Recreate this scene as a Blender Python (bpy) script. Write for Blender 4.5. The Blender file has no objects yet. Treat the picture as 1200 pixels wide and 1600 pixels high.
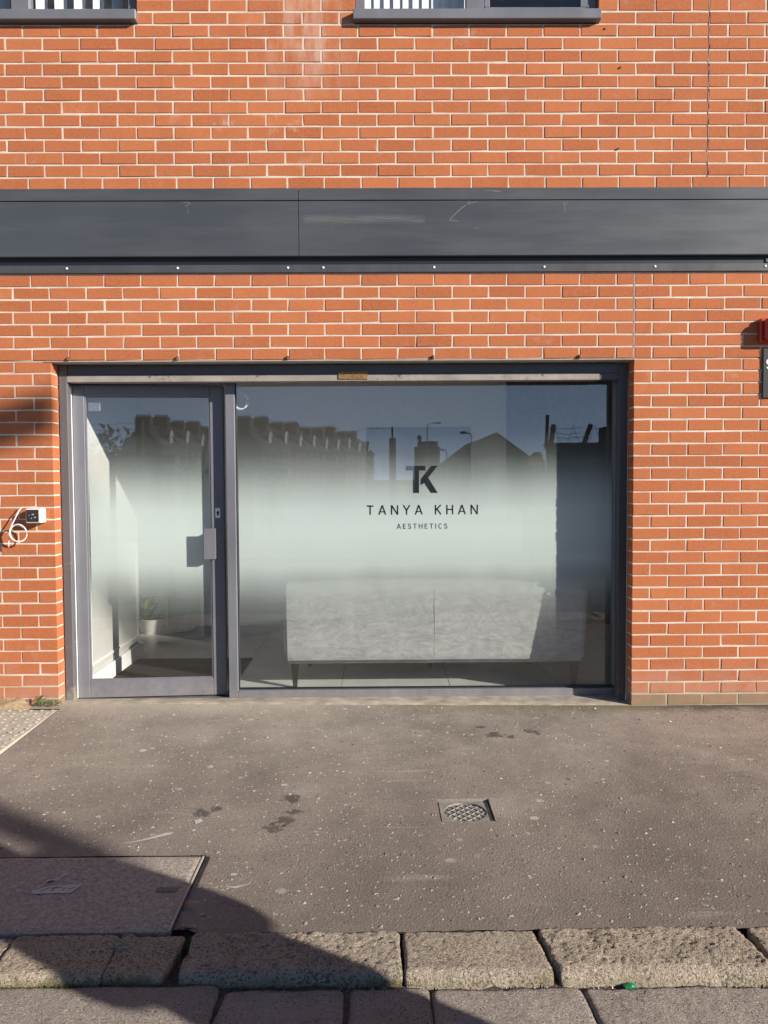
import bpy, bmesh, math, random
import numpy as np
from mathutils import Vector, Matrix, noise as mnoise

random.seed(7)
rng = np.random.default_rng(7)
S = bpy.context.scene
COL = S.collection
R = math.radians
PI = math.pi

# ------------------------------------------------------------------ camera
cam = bpy.data.cameras.new('camera')
cam_ob = bpy.data.objects.new('camera', cam)
COL.objects.link(cam_ob)
yaw, pit, rol = -0.00730542, -0.0422204, -0.00562395
F = Vector((-math.sin(yaw) * math.cos(pit), math.cos(yaw) * math.cos(pit), math.sin(pit)))
Rt = Vector((math.cos(yaw), math.sin(yaw), 0))
Up = Rt.cross(F)
R2 = Rt * math.cos(rol) + Up * math.sin(rol)
U2 = -Rt * math.sin(rol) + Up * math.cos(rol)
M = Matrix.Identity(4)
for i in range(3):
    M[i][0], M[i][1], M[i][2] = R2[i], U2[i], -F[i]
M.translation = Vector((-1.5889, -4.78986, 1.43544))
cam_ob.matrix_world = M
cam.sensor_fit = 'VERTICAL'
cam.sensor_height = 24.0
cam.lens = 24.0 * 1202 / 1600
cam.clip_start = 0.05
cam.clip_end = 3000
S.camera = cam_ob

# ------------------------------------------------------------------ sky, sun, exposure
SUN_AZ, SUN_EL = 58.0, 20.5     # degrees from the facade's normal towards +X; elevation
sd = Vector((math.sin(R(SUN_AZ)) * math.cos(R(SUN_EL)), -math.cos(R(SUN_AZ)) * math.cos(R(SUN_EL)), math.sin(R(SUN_EL))))
W = bpy.data.worlds.new('World')
S.world = W
W.use_nodes = True
wn = W.node_tree.nodes; wl = W.node_tree.links
bg = wn['Background']
sky = wn.new('ShaderNodeTexSky')
sky.sky_type = 'NISHITA'
sky.sun_disc = False
sky.sun_elevation = R(SUN_EL)
sky.sun_rotation = math.atan2(sd.x, sd.y)
sky.altitude = 900; sky.air_density = 1.0; sky.dust_density = 0.0; sky.ozone_density = 4.0
bg.inputs[1].default_value = 0.05
# a few small fair-weather clouds low in the sky
tc = wn.new('ShaderNodeTexCoord'); mp = wn.new('ShaderNodeMapping'); mp.inputs['Scale'].default_value = (1, 1, 3.2)
nz = wn.new('ShaderNodeTexNoise'); nz.inputs['Scale'].default_value = 6.0; nz.inputs['Detail'].default_value = 7; nz.inputs['Roughness'].default_value = 0.6
cr = wn.new('ShaderNodeValToRGB'); cr.color_ramp.elements[0].position = 0.60; cr.color_ramp.elements[1].position = 0.85
mx = wn.new('ShaderNodeMix'); mx.data_type = 'RGBA'
wl.new(tc.outputs['Generated'], mp.inputs[0]); wl.new(mp.outputs[0], nz.inputs['Vector']); wl.new(nz.outputs[0], cr.inputs[0])
sc_ = wn.new('ShaderNodeMath'); sc_.operation = 'MULTIPLY'; sc_.inputs[1].default_value = 0.7
wl.new(cr.outputs[0], sc_.inputs[0]); wl.new(sc_.outputs[0], mx.inputs['Factor'])
wl.new(sky.outputs[0], mx.inputs[6]); mx.inputs[7].default_value = (20, 20.5, 21.5, 1)
# pale haze towards the horizon, all the way round
sxyz = wn.new('ShaderNodeSeparateXYZ'); wl.new(tc.outputs['Generated'], sxyz.inputs[0])
hz = wn.new('ShaderNodeMapRange'); hz.interpolation_type = 'SMOOTHSTEP'
for i_, v_ in enumerate((0.0, 0.34, 0.85, 0.0)): hz.inputs[i_ + 1].default_value = v_
wl.new(sxyz.outputs[2], hz.inputs[0])
mh = wn.new('ShaderNodeMix'); mh.data_type = 'RGBA'
wl.new(hz.outputs[0], mh.inputs['Factor']); wl.new(mx.outputs[2], mh.inputs[6]); mh.inputs[7].default_value = (10.2, 14.0, 20.6, 1)
wl.new(mh.outputs[2], bg.inputs[0])

sun = bpy.data.lights.new('sun', 'SUN')
sun.energy = 5.0
sun.angle = R(0.53)
sun.color = (1.0, 0.93, 0.83)
sun_ob = bpy.data.objects.new('sun', sun)
COL.objects.link(sun_ob)
sun_ob.location = sd * 30
sun_ob.rotation_euler = sd.to_track_quat('Z', 'Y').to_euler()

S.view_settings.view_transform = 'Standard'
S.view_settings.look = 'None'
S.view_settings.gamma = 1
S.view_settings.use_curve_mapping = False
S.view_settings.exposure = 0.65
S.render.engine = 'CYCLES'
S.cycles.transparent_max_bounces = 24
S.cycles.max_bounces = 10
S.cycles.use_denoising = True

# ------------------------------------------------------------------ mesh helpers
class MB:
    def __init__(s): s.v = []; s.f = []
    def add(s, vs, fs):
        o = len(s.v); s.v += [tuple(v) for v in vs]; s.f += [tuple(i + o for i in f) for f in fs]; return s
    def box(s, x0, x1, y0, y1, z0, z1, m=None):
        vs = [Vector((x, y, z)) for z in (z0, z1) for y in (y0, y1) for x in (x0, x1)]
        if m: vs = [m @ v for v in vs]
        return s.add(vs, [(0, 2, 3, 1), (4, 5, 7, 6), (0, 1, 5, 4), (2, 6, 7, 3), (0, 4, 6, 2), (1, 3, 7, 5)])
    def bbox(s, x0, x1, y0, y1, z0, z1, b=0.003, m=None):
        """box with bevelled edges"""
        b = min(b, (x1 - x0) * .45, (y1 - y0) * .45, (z1 - z0) * .45)
        bm = bmesh.new()
        vs = [bm.verts.new((x, y, z)) for z in (z0, z1) for y in (y0, y1) for x in (x0, x1)]
        for q in [(0, 2, 3, 1), (4, 5, 7, 6), (0, 1, 5, 4), (2, 6, 7, 3), (0, 4, 6, 2), (1, 3, 7, 5)]:
            bm.faces.new([vs[i] for i in q])
        bmesh.ops.bevel(bm, geom=bm.edges[:], offset=b, segments=1, affect='EDGES')
        bm.verts.index_update()
        s.add([(m @ v.co) if m else v.co for v in bm.verts], [[v.index for v in f.verts] for f in bm.faces])
        bm.free(); return s
    def tube(s, pts, r, n=8, caps=True):
        pts = [Vector(p) for p in pts]
        rs = r if isinstance(r, (list, tuple)) else [r] * len(pts)
        rings = []
        up = Vector((0, 0, 1))
        for i, p in enumerate(pts):
            t = (pts[min(i + 1, len(pts) - 1)] - pts[max(i - 1, 0)]).normalized()
            a = t.cross(up)
            if a.length < 1e-3: a = t.cross(Vector((0, 1, 0)))
            a.normalize(); b = t.cross(a)
            rings.append([p + (a * math.cos(2 * PI * k / n) + b * math.sin(2 * PI * k / n)) * rs[i] for k in range(n)])
        o = len(s.v)
        for rg in rings: s.v += [tuple(v) for v in rg]
        for i in range(len(pts) - 1):
            for k in range(n):
                s.f.append((o + i * n + k, o + i * n + (k + 1) % n, o + (i + 1) * n + (k + 1) % n, o + (i + 1) * n + k))
        if caps:
            s.f.append(tuple(o + k for k in reversed(range(n)))); s.f.append(tuple(o + (len(pts) - 1) * n + k for k in range(n)))
        return s
    def lathe(s, prof, c=(0, 0, 0), n=20):
        o = len(s.v)
        for (r, z) in prof:
            for k in range(n):
                a = 2 * PI * k / n; s.v.append((c[0] + r * math.cos(a), c[1] + r * math.sin(a), c[2] + z))
        for i in range(len(prof) - 1):
            for k in range(n):
                s.f.append((o + i * n + k, o + i * n + (k + 1) % n, o + (i + 1) * n + (k + 1) % n, o + (i + 1) * n + k))
        s.f.append(tuple(o + k for k in reversed(range(n)))); s.f.append(tuple(o + (len(prof) - 1) * n + k for k in range(n)))
        return s
    def prism(s, poly, y0, y1):
        """polygon in XZ extruded along Y"""
        n = len(poly)
        vs = [(x, y0, z) for x, z in poly] + [(x, y1, z) for x, z in poly]
        fs = [tuple(range(n)), tuple(reversed(range(n, 2 * n)))] + [(i, i + n, (i + 1) % n + n, (i + 1) % n) for i in range(n)]
        return s.add(vs, fs)
    def mesh(s, name, mat=None, smooth=False):
        me = bpy.data.meshes.new(name)
        me.from_pydata(s.v, [], s.f)
        me.update()
        bm = bmesh.new(); bm.from_mesh(me); bmesh.ops.recalc_face_normals(bm, faces=bm.faces[:]); bm.to_mesh(me); bm.free()
        if smooth: me.shade_smooth()
        if mat: me.materials.append(mat)
        return me
    def build(s, name, mat=None, parent=None, smooth=False):
        return link(name, s.mesh(name, mat, smooth), parent)

def link(name, me, parent=None, loc=None):
    o = bpy.data.objects.new(name, me); COL.objects.link(o)
    if parent is not None: o.parent = parent
    if loc is not None: o.location = loc
    return o

def tag(o, label=None, cat=None, group=None, kind=None):
    if label: o['label'] = label
    if cat: o['category'] = cat
    if group: o['group'] = group
    if kind: o['kind'] = kind
    return o

def empty(name, loc=(0, 0, 0), rz=0):
    o = bpy.data.objects.new(name, None); COL.objects.link(o)
    o.location = loc; o.rotation_euler = (0, 0, rz); o.empty_display_size = .1
    return o

def copy_tree(o, parent=None):
    c = o.copy(); COL.objects.link(c); c.parent = parent
    for ch in list(o.children): copy_tree(ch, c)
    return c

def smooth_angle(o, a=40):
    o.data.shade_smooth()
    try: o.data.set_sharp_from_angle(angle=R(a))
    except Exception: pass
    return o

# ------------------------------------------------------------------ materials
class NT:
    def __init__(s, name):
        s.m = bpy.data.materials.new(name); s.m.use_nodes = True
        s.t = s.m.node_tree; s.n = s.t.nodes; s.b = s.n['Principled BSDF']; s.out = s.n['Material Output']
    def node(s, kind, **kw):
        n = s.n.new(kind)
        for k, v in kw.items(): setattr(n, k, v)
        return n
    def put(s, sock, v):
        if isinstance(v, bpy.types.NodeSocket): s.t.links.new(v, sock)
        elif isinstance(v, (tuple, list)) and len(v) == 3 and sock.type == 'RGBA': sock.default_value = (*v, 1)
        else: sock.default_value = v
    def pos(s): return s.node('ShaderNodeNewGeometry').outputs['Position']
    def obj(s): return s.node('ShaderNodeTexCoord').outputs['Object']
    def map(s, v, scale=(1, 1, 1), rot=(0, 0, 0), loc=(0, 0, 0)):
        n = s.node('ShaderNodeMapping'); s.put(n.inputs[0], v); n.inputs['Scale'].default_value = scale; n.inputs['Rotation'].default_value = rot; n.inputs['Location'].default_value = loc
        return n.outputs[0]
    def noise(s, v, scale, det=4, rough=.55, dist=0):
        n = s.node('ShaderNodeTexNoise'); s.put(n.inputs['Vector'], v)
        n.inputs['Scale'].default_value = scale; n.inputs['Detail'].default_value = det; n.inputs['Roughness'].default_value = rough; n.inputs['Distortion'].default_value = dist
        return n.outputs[0]
    def voro(s, v, scale, feat='F1', out='Distance', rnd=1):
        n = s.node('ShaderNodeTexVoronoi', feature=feat); s.put(n.inputs['Vector'], v); n.inputs['Scale'].default_value = scale; n.inputs['Randomness'].default_value = rnd
        return n.outputs[out]
    def ramp(s, v, *stops):
        n = s.node('ShaderNodeValToRGB'); e = n.color_ramp.elements
        while len(e) < len(stops): e.new(0.5)
        for i, (p, c) in enumerate(stops):
            e[i].position = p
            e[i].color = (c, c, c, 1) if isinstance(c, (int, float)) else (*c, 1)
        s.put(n.inputs[0], v); return n.outputs[0]
    def mr(s, v, a, b, c=0., d=1.):
        n = s.node('ShaderNodeMapRange'); s.put(n.inputs[0], v)
        for i, x in enumerate((a, b, c, d)): n.inputs[i + 1].default_value = x
        return n.outputs[0]
    def math(s, op, a, b=0.):
        n = s.node('ShaderNodeMath', operation=op); s.put(n.inputs[0], a); s.put(n.inputs[1], b); return n.outputs[0]
    def mix(s, f, a, b, blend='MIX'):
        n = s.node('ShaderNodeMix', data_type='RGBA', blend_type=blend); s.put(n.inputs['Factor'], f); s.put(n.inputs[6], a); s.put(n.inputs[7], b); return n.outputs[2]
    def sep(s, v):
        n = s.node('ShaderNodeSeparateXYZ'); s.put(n.inputs[0], v); return n.outputs
    def bump(s, h, dist=.002, strength=.6):
        n = s.node('ShaderNodeBump'); s.put(n.inputs['Height'], h); n.inputs['Distance'].default_value = dist; n.inputs['Strength'].default_value = strength
        s.put(s.b.inputs['Normal'], n.outputs[0])
    def fin(s, col=None, rough=None, metal=None, spec=None):
        for k, v in (('Base Color', col), ('Roughness', rough), ('Metallic', metal), ('Specular IOR Level', spec)):
            if v is not None: s.put(s.b.inputs[k], v)
        return s.m
    def boxmask(s, x0, x1, z0, z1, soft=.08):
        o = s.sep(s.pos())
        a = s.math('MULTIPLY', s.mr(o[0], x0 - soft, x0 + soft), s.mr(o[0], x1 + soft, x1 - soft))
        b = s.math('MULTIPLY', s.mr(o[2], z0 - soft, z0 + soft), s.mr(o[2], z1 + soft, z1 - soft))
        return s.math('MULTIPLY', a, b)

MAT = {}
def simple(name, col, rough=.6, metal=0., var=.15, scale=20, bump=0., bscale=200):
    t = NT(name)
    n = t.noise(t.obj(), scale, 5)
    c = t.mix(t.mr(n, .3, .7), tuple(x * (1 - var) for x in col), tuple(min(1, x * (1 + var)) for x in col))
    if bump: t.bump(t.noise(t.obj(), bscale, 4), bump)
    MAT[name] = t.fin(c, rough, metal)
    return MAT[name]

def m_brick(name, c0, c1, moss=False):
    t = NT(name)
    p = t.pos()
    rnd = t.node('ShaderNodeObjectInfo').outputs['Random']
    isl = t.node('ShaderNodeNewGeometry').outputs['Random Per Island']
    q = t.math('FRACT', t.math('ADD', rnd, t.math('MULTIPLY', isl, 7.31)))
    base = t.ramp(q, (0, tuple(x * .90 for x in c0)), (.08, tuple(x * .97 for x in c0)), (.3, tuple(x * .75 + y * .25 for x, y in zip(c0, c1))), (.8, tuple(x * .2 + y * .8 for x, y in zip(c0, c1))), (1, tuple(x * 1.04 for x in c1)))
    base = t.mix(t.mr(t.noise(p, 2.3, 6, .7), .35, .7, 0, .5), base, tuple(x * .78 for x in c0))
    f = t.noise(p, 140, 5, .7)
    base = t.mix(t.mr(t.noise(p, 70, 5, .75), .38, .72, .0, .5), base, tuple(min(1, x * 1.28 + .006) for x in c1))
    # drag marks and small pits of the wire-cut face
    st = t.noise(t.map(p, (30, 30, 260)), 1.0, 4)
    base = t.mix(t.mr(st, .5, .8, 0, .3), base, tuple(x * .62 for x in c0))
    vd = t.voro(p, 62)
    big = t.noise(p, 33, 2)
    pit = t.math('MULTIPLY', t.mr(vd, .17, .07), t.mr(big, .55, .62))
    base = t.mix(t.math('MULTIPLY', pit, .85), base, (.05, .022, .014))
    spk = t.math('MULTIPLY', t.mr(t.voro(p, 47), .12, .06), t.mr(t.noise(p, 21, 2), .58, .64))
    base = t.mix(t.math('MULTIPLY', spk, .6), base, (.62, .42, .3))
    # lime bloom run down below the upper window
    run = t.noise(t.map(p, (9, 1, 2.2)), 1.0, 5, .65)
    m = t.math('MULTIPLY', t.boxmask(-2.2, -1.84, 3.86, 4.6, .16), t.mr(run, .42, .66))
    m2 = t.math('MAXIMUM', t.mr(t.noise(p, 4.2, 6, .72), .60, .82, 0, .36), t.mr(t.noise(p, 24, 5, .75), .66, .76, 0, .3))
    m3 = t.math('MULTIPLY', t.boxmask(-2.6, -2.0, 3.5, 3.7, .07), t.mr(t.noise(p, 11, 4, .7), .55, .75, 0, .6))
    mm = t.math('MAXIMUM', t.math('MULTIPLY', m, .62), t.math('MAXIMUM', m2, m3))
    base = t.mix(mm, base, (.62, .5, .42))
    so = t.math('MULTIPLY', t.mr(t.noise(t.map(p, (5, 1, .8)), 1., 6, .7), .52, .78, 0, .4), t.mr(t.noise(p, .7, 3), .4, .65))
    base = t.mix(so, base, tuple(x * .55 for x in c0))
    # dirt and splash near the pavement
    z = t.sep(p)[2]
    dirt = t.math('MULTIPLY', t.mr(t.math('ADD', z, t.mr(t.noise(p, 9, 4), .3, .7, -.09, .09)), .30, .0), .55)
    base = t.mix(dirt, base, (.40, .26, .2))
    low = t.mr(t.math('ADD', z, t.mr(t.noise(p, 14, 4), .3, .7, -.02, .02)), .088, .066)
    base = t.mix(t.math('MULTIPLY', t.math('MULTIPLY', low, t.mr(t.noise(p, 12, 5, .7), .3, .6, .45, .95)), t.mr(t.sep(p)[0], -3.78, -3.72)), base, (.235, .18, .11))
    h = t.math('SUBTRACT', t.math('ADD', t.math('MULTIPLY', f, .5), t.math('MULTIPLY', st, .6)), t.math('MULTIPLY', pit, 1.5))
    t.bump(h, .0016, .7)
    MAT[name] = t.fin(base, .88, spec=.2)
    return MAT[name]

def m_mortar():
    t = NT('mortar'); p = t.pos()
    c = t.mix(t.mr(t.noise(p, 5, 4), .3, .7), (.50, .42, .34), (.74, .65, .54))
    c = t.mix(t.mr(t.noise(p, 26, 5, .7), .5, .75, 0, .45), c, (.42, .33, .26))
    c = t.mix(t.mr(t.noise(p, 300, 3), .5, .75, 0, .5), c, (.33, .27, .21))
    z = t.sep(p)[2]
    c = t.mix(t.mr(z, .22, .02, 0, .6), c, (.25, .2, .12))
    t.bump(t.noise(p, 420, 4), .0015, .6)
    MAT['mortar'] = t.fin(c, .95, spec=.1); return MAT['mortar']

def m_paint(name, col, rough=.42, streak=.25, scratch=True, dirt=.22):
    """powder-coated metal with dust, streaks, scratches"""
    t = NT(name); p = t.pos()
    c = t.mix(t.mr(t.noise(p, 1.6, 4), .3, .7), tuple(x * .86 for x in col), tuple(x * 1.14 for x in col))
    dust = t.noise(t.map(p, (7, 7, 1.2)), 1., 5, .7)
    c = t.mix(t.mr(dust, .48, .8, 0, streak), c, tuple(min(1, x * 1.5 + .035) for x in col))
    if scratch:
        s = t.noise(t.map(p, (3, 3, 70), (0, .5, 0)), 1., 3, .5)
        msk = t.math('MULTIPLY', t.mr(s, .69, .72), t.mr(t.noise(p, 2.3, 2), .55, .62))
        c = t.mix(t.math('MULTIPLY', msk, .35), c, (.4, .38, .35))
    low = t.math('MULTIPLY', t.mr(t.math('ADD', t.sep(p)[2], t.mr(t.noise(p, 22, 5, .7), .3, .7, -.09, .09)), .14, .0), dirt)
    c = t.mix(low, c, (.36, .31, .25))
    t.bump(t.noise(p, 900, 2), .0003, .4)
    MAT[name] = t.fin(c, t.mr(dust, .3, .8, rough - .06, rough + .2)); return MAT[name]

def m_fascia():
    t = NT('fascia_paint'); p = t.pos()
    col = (.056, .062, .070)
    c = t.mix(t.mr(t.noise(p, .9, 4), .3, .7), tuple(x * .88 for x in col), tuple(x * 1.12 for x in col))
    dust = t.noise(t.map(p, (1.2, 1, 9)), 1., 5, .65)
    c = t.mix(t.mr(dust, .45, .85, 0, .3), c, (.13, .13, .13))
    # rubbed, dirty patches where lettering was removed
    sm = t.math('MULTIPLY', t.boxmask(-2.03, -1.3, 2.995, 3.035, .012), t.mr(t.noise(t.map(p, (5, 1, 150)), 1., 6, .75), .38, .70))
    sm2 = t.math('MULTIPLY', t.boxmask(-2.0, -1.0, 2.985, 3.06, .05), t.mr(t.noise(t.map(p, (22, 1, 9)), 1., 5, .7), .55, .75, 0, .5))
    c = t.mix(t.math('MAXIMUM', t.math('MULTIPLY', sm, .6), t.math('MULTIPLY', sm2, .4)), c, (.22, .21, .195))
    s = t.noise(t.map(p, (2.5, 1, 46), (0, -.75, 0)), 1., 3, .5)
    msk = t.math('MULTIPLY', t.mr(s, .70, .73), t.mr(t.noise(p, 1.9, 2), .56, .63))
    c = t.mix(t.math('MULTIPLY', msk, .45), c, (.34, .33, .31))
    t.bump(t.noise(p, 3.5, 2), .004, .25)
    MAT['fascia_paint'] = t.fin(c, t.mr(dust, .3, .8, .36, .55)); return MAT['fascia_paint']

def m_asphalt(name='asphalt', base0=(.25, .208, .174), base1=(.325, .276, .234), site=True):
    t = NT(name); p = t.pos(); o = t.sep(p)
    c = t.mix(t.mr(t.noise(p, 1.1, 6, .62), .34, .66), tuple(x * .84 for x in base0), tuple(x * 1.06 for x in base1))
    c = t.mix(t.mr(t.noise(p, 4.5, 5, .65), .45, .8, 0, .45), c, tuple(x * 1.32 for x in base1))
    c = t.mix(t.mr(t.noise(t.map(p, (1.3, 5, 1), (0, 0, .3)), 1., 5, .65), .5, .8, 0, .3), c, (.38, .335, .285))
    g = t.noise(p, 240, 4, .7)
    c = t.mix(t.mr(g, .45, .75, 0, .38), c, tuple(x * .5 for x in base0))
    v = t.node('ShaderNodeTexVoronoi'); t.put(v.inputs['Vector'], p); v.inputs['Scale'].default_value = 105
    cell = t.sep(v.outputs['Color'])[0]
    chip = t.math('MULTIPLY', t.mr(cell, .86, .90), t.mr(v.outputs['Distance'], .5, .35))
    c = t.mix(t.math('MULTIPLY', chip, .5), c, (.48, .43, .37))
    drk = t.math('MULTIPLY', t.mr(cell, .14, .10), t.mr(v.outputs['Distance'], .5, .3))
    c = t.mix(t.math('MULTIPLY', drk, .6), c, (.05, .043, .037))
    if site:
        # trodden chewing gum
        for sc, lo, seed in ((4.4, .80, 0), (7.5, .86, 3.3)):
            w = t.node('ShaderNodeTexVoronoi', voronoi_dimensions='2D'); t.put(w.inputs['Vector'], t.map(p, (1, 1, 0), (0, 0, .4), (seed, seed, 0))); w.inputs['Scale'].default_value = sc
            cc = t.sep(w.outputs['Color'])
            dd = t.math('ADD', w.outputs['Distance'], t.mr(t.noise(p, 60, 2), .3, .7, -.012, .012))
            th = t.mr(cc[1], 0, 1, .028, .085)
            m = t.math('MULTIPLY', t.mr(cc[0], lo, lo + .01), t.mr(t.math('SUBTRACT', dd, th), .004, -.004))
            c = t.mix(t.math('MULTIPLY', m, t.mr(cc[2], 0, 1, .45, .95)), c, (.55, .50, .43))
        # spilt liquid: a few dark spots
        for (cx, cy, rr) in ((-1.985, -1.38, .055), (-1.965, -1.52, .035), (-1.99, -1.60, .05), (-2.03, -1.67, .045), (-2.36, -1.52, .045), (-2.31, -1.485, .03), (-.95, -.55, .05), (-.87, -.58, .03), (-.72, -.50, .045), (-1.01, -.42, .03)):
            dx = t.math('SUBTRACT', o[0], cx); dy = t.math('SUBTRACT', o[1], cy)
            d2 = t.math('SQRT', t.math('ADD', t.math('MULTIPLY', dx, dx), t.math('MULTIPLY', dy, dy)))
            m = t.mr(t.math('ADD', d2, t.mr(t.noise(p, 28, 4, .7), .3, .7, -.03, .03)), rr, rr * .6)
            c = t.mix(t.math('MULTIPLY', m, .72), c, (.03, .026, .023))
        # moss and soil along the foot of the shop window, dusty threshold by the door
        nn = t.mr(t.noise(p, 7, 5, .7), .3, .7, -.06, .06)
        mo = t.math('MULTIPLY', t.mr(t.math('ADD', o[1], nn), -.19, -.02), t.math('MULTIPLY', t.mr(o[0], -1.9, -.5), t.mr(o[0], .25, .0)))
        c = t.mix(t.math('MULTIPLY', mo, .75), c, (.16, .145, .05))
        du = t.math('MULTIPLY', t.mr(t.math('ADD', o[1], nn), -.28, .02), t.mr(o[0], -1.4, -2.6))
        c = t.mix(t.math('MULTIPLY', du, .7), c, (.47, .40, .32))
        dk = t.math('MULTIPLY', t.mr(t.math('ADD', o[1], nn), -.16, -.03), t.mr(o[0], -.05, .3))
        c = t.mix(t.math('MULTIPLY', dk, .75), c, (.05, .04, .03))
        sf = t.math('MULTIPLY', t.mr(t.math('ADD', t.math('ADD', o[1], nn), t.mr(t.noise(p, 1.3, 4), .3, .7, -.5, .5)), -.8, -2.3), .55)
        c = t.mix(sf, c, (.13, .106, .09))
        # pale scuffs
        s = t.noise(t.map(p, (1.4, 16, 1), (0, 0, -.35)), 1., 3, .5)
        msk = t.math('MULTIPLY', t.mr(s, .63, .72), t.mr(t.noise(p, 1.7, 2), .46, .6))
        c = t.mix(t.math('MULTIPLY', msk, .45), c, (.46, .41, .35))
    h = t.math('ADD', t.math('MULTIPLY', t.mr(v.outputs['Distance'], 0, .6, 1, 0), .9), t.math('MULTIPLY', g, .8))
    t.bump(h, .0019, .6)
    MAT[name] = t.fin(c, .86, spec=.3); return MAT[name]

def m_stone(name, c0, c1, c2, pit=60, cov=.465):
    t = NT(name); p = t.pos(); o = t.sep(p)
    rnd = t.node('ShaderNodeObjectInfo').outputs['Random']
    c = t.mix(t.mr(t.noise(p, 5, 5, .65), .3, .7), c0, c1)
    c = t.mix(t.math('MULTIPLY', rnd, .8), c, c2)
    c = t.mix(t.mr(t.noise(p, 11, 5, .7), .5, .75, 0, .5), c, tuple(x * .6 for x in c0))
    g = t.noise(p, 260, 4, .75)
    c = t.mix(t.mr(g, .30, .5, .6, 0), c, tuple(x * .4 for x in c0))
    c = t.mix(t.mr(g, .55, .8, 0, .7), c, tuple(min(.75, x * 1.5) for x in c1))
    b = t.noise(t.map(p, (1, 1.5, 1), (0, 0, .5)), pit, 6, .68, .4)
    lev = t.mr(t.noise(p, 7, 3), .3, .7, -.03, .03)
    pt = t.mr(t.math('ADD', b, lev), cov, cov - .05)
    c = t.mix(t.math('MULTIPLY', pt, .8), c, tuple(x * .2 for x in c0))
    # algae on the low front edge
    al = t.math('MULTIPLY', t.mr(t.math('ADD', o[2], t.mr(t.noise(p, 30, 4), .3, .7, -.012, .012)), -.004, -.026), t.mr(t.noise(p, 6, 4), .34, .56))
    al = t.math('MULTIPLY', al, t.mr(o[1], -2.645, -2.61))
    c = t.mix(t.math('MULTIPLY', al, .8), c, (.15, .13, .03))
    h = t.math('ADD', t.math('MULTIPLY', g, .5), t.math('MULTIPLY', t.mr(b, .34, .6), 1.6))
    t.bump(h, .0065, .85)
    MAT[name] = t.fin(c, .92, spec=.2); return MAT[name]

def m_glass(name='glass', ior=1.63, tint=(.988, .995, .99)):
    t = NT(name); t.n.remove(t.b)
    fr = t.node('ShaderNodeFresnel'); fr.inputs[0].default_value = ior
    tr = t.node('ShaderNodeBsdfTransparent'); tr.inputs[0].default_value = (*tint, 1)
    gl = t.node('ShaderNodeBsdfGlossy'); gl.inputs['Roughness'].default_value = 0.0; gl.inputs[0].default_value = (.95, .97, 1, 1)
    # factor from the outside ior on both faces, so no total reflection inside the thin sheet
    g = t.node('ShaderNodeNewGeometry')
    lw = t.node('ShaderNodeLayerWeight'); lw.inputs[0].default_value = .5
    f0 = ((ior - 1) / (ior + 1)) ** 2
    pw = t.math('POWER', lw.outputs['Facing'], 5.)
    fac = t.mr(pw, 0, 1, f0, 1.)
    t.n.remove(fr)
    mx = t.node('ShaderNodeMixShader'); t.put(mx.inputs[0], fac); t.t.links.new(tr.outputs[0], mx.inputs[1]); t.t.links.new(gl.outputs[0], mx.inputs[2])
    t.t.links.new(mx.outputs[0], t.out.inputs[0])
    MAT[name] = t.m; return t.m

def m_film():
    """graduated frosted film: clear at the top, milky in the middle, nearly clear at the foot"""
    t = NT('frosted_film'); t.n.remove(t.b)
    p = t.pos(); z = t.sep(p)[2]
    zz = t.math('ADD', z, t.mr(t.noise(t.map(p, (4, 1, .6)), 1., 3), .3, .7, -.015, .015))
    a = t.ramp(t.mr(zz, 0., 2.0), (.02, .0), (.10, .004), (.19, .02), (.26, .08), (.32, .22), (.375, .48), (.44, .84), (.55, .95), (.62, .90), (.69, .62), (.745, .32), (.80, .10), (.87, .01), (.93, .0))
    df = t.node('ShaderNodeBsdfDiffuse'); df.inputs[0].default_value = (.75, .83, .805, 1)
    tl = t.node('ShaderNodeBsdfTranslucent'); tl.inputs[0].default_value = (.9, .93, .9, 1)
    m1 = t.node('ShaderNodeMixShader'); m1.inputs[0].default_value = .24
    t.t.links.new(df.outputs[0], m1.inputs[1]); t.t.links.new(tl.outputs[0], m1.inputs[2])
    tr = t.node('ShaderNodeBsdfTransparent'); tr.inputs[0].default_value = (1, 1, 1, 1)
    m2 = t.node('ShaderNodeMixShader'); t.put(m2.inputs[0], a)
    t.t.links.new(tr.outputs[0], m2.inputs[1]); t.t.links.new(m1.outputs[0], m2.inputs[2])
    t.t.links.new(m2.outputs[0], t.out.inputs[0])
    MAT['frosted_film'] = t.m; return t.m

m_brick('brick', (.39, .119, .049), (.475, .160, .068))
m_mortar()
m_fascia()
m_paint('frame_paint', (.150, .150, .170), .42)
m_paint('strip_and_shade_paint', (.06, .063, .068), .4, .2)  # fascia strip colour; also painted shade on the header and right rail
m_paint('guide_paint', (.102, .099, .107), .5, .3, dirt=.6)
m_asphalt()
m_asphalt('road_asphalt', (.06, .055, .05), (.085, .078, .07), False)
m_stone('kerb_granite', (.50, .415, .33), (.65, .545, .435), (.70, .565, .405), 125)
m_stone('gutter_granite', (.47, .395, .345), (.58, .495, .43), (.50, .42, .365), 120, .435)
m_glass()
m_glass('far_glass', 1.6, (.5, .55, .6))
m_film()
simple('concrete_slab', (.35, .295, .252), .92, var=.42, scale=95, bump=.005, bscale=150)
simple('tactile_concrete', (.43, .39, .32), .9, var=.12, scale=15, bump=.001, bscale=300)
simple('soil', (.085, .066, .048), .98, var=.4, scale=60, bump=.01, bscale=70)
simple('sand', (.36, .26, .16), .98, var=.25, scale=60, bump=.006, bscale=120)
simple('cement', (.46, .40, .33), .95, var=.25, scale=14, bump=.002, bscale=200)
simple('threshold_cement', (.34, .29, .235), .95, var=.35, scale=10, bump=.003, bscale=150)
simple('black_vinyl', (.012, .012, .016), .45, var=.05)
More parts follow.
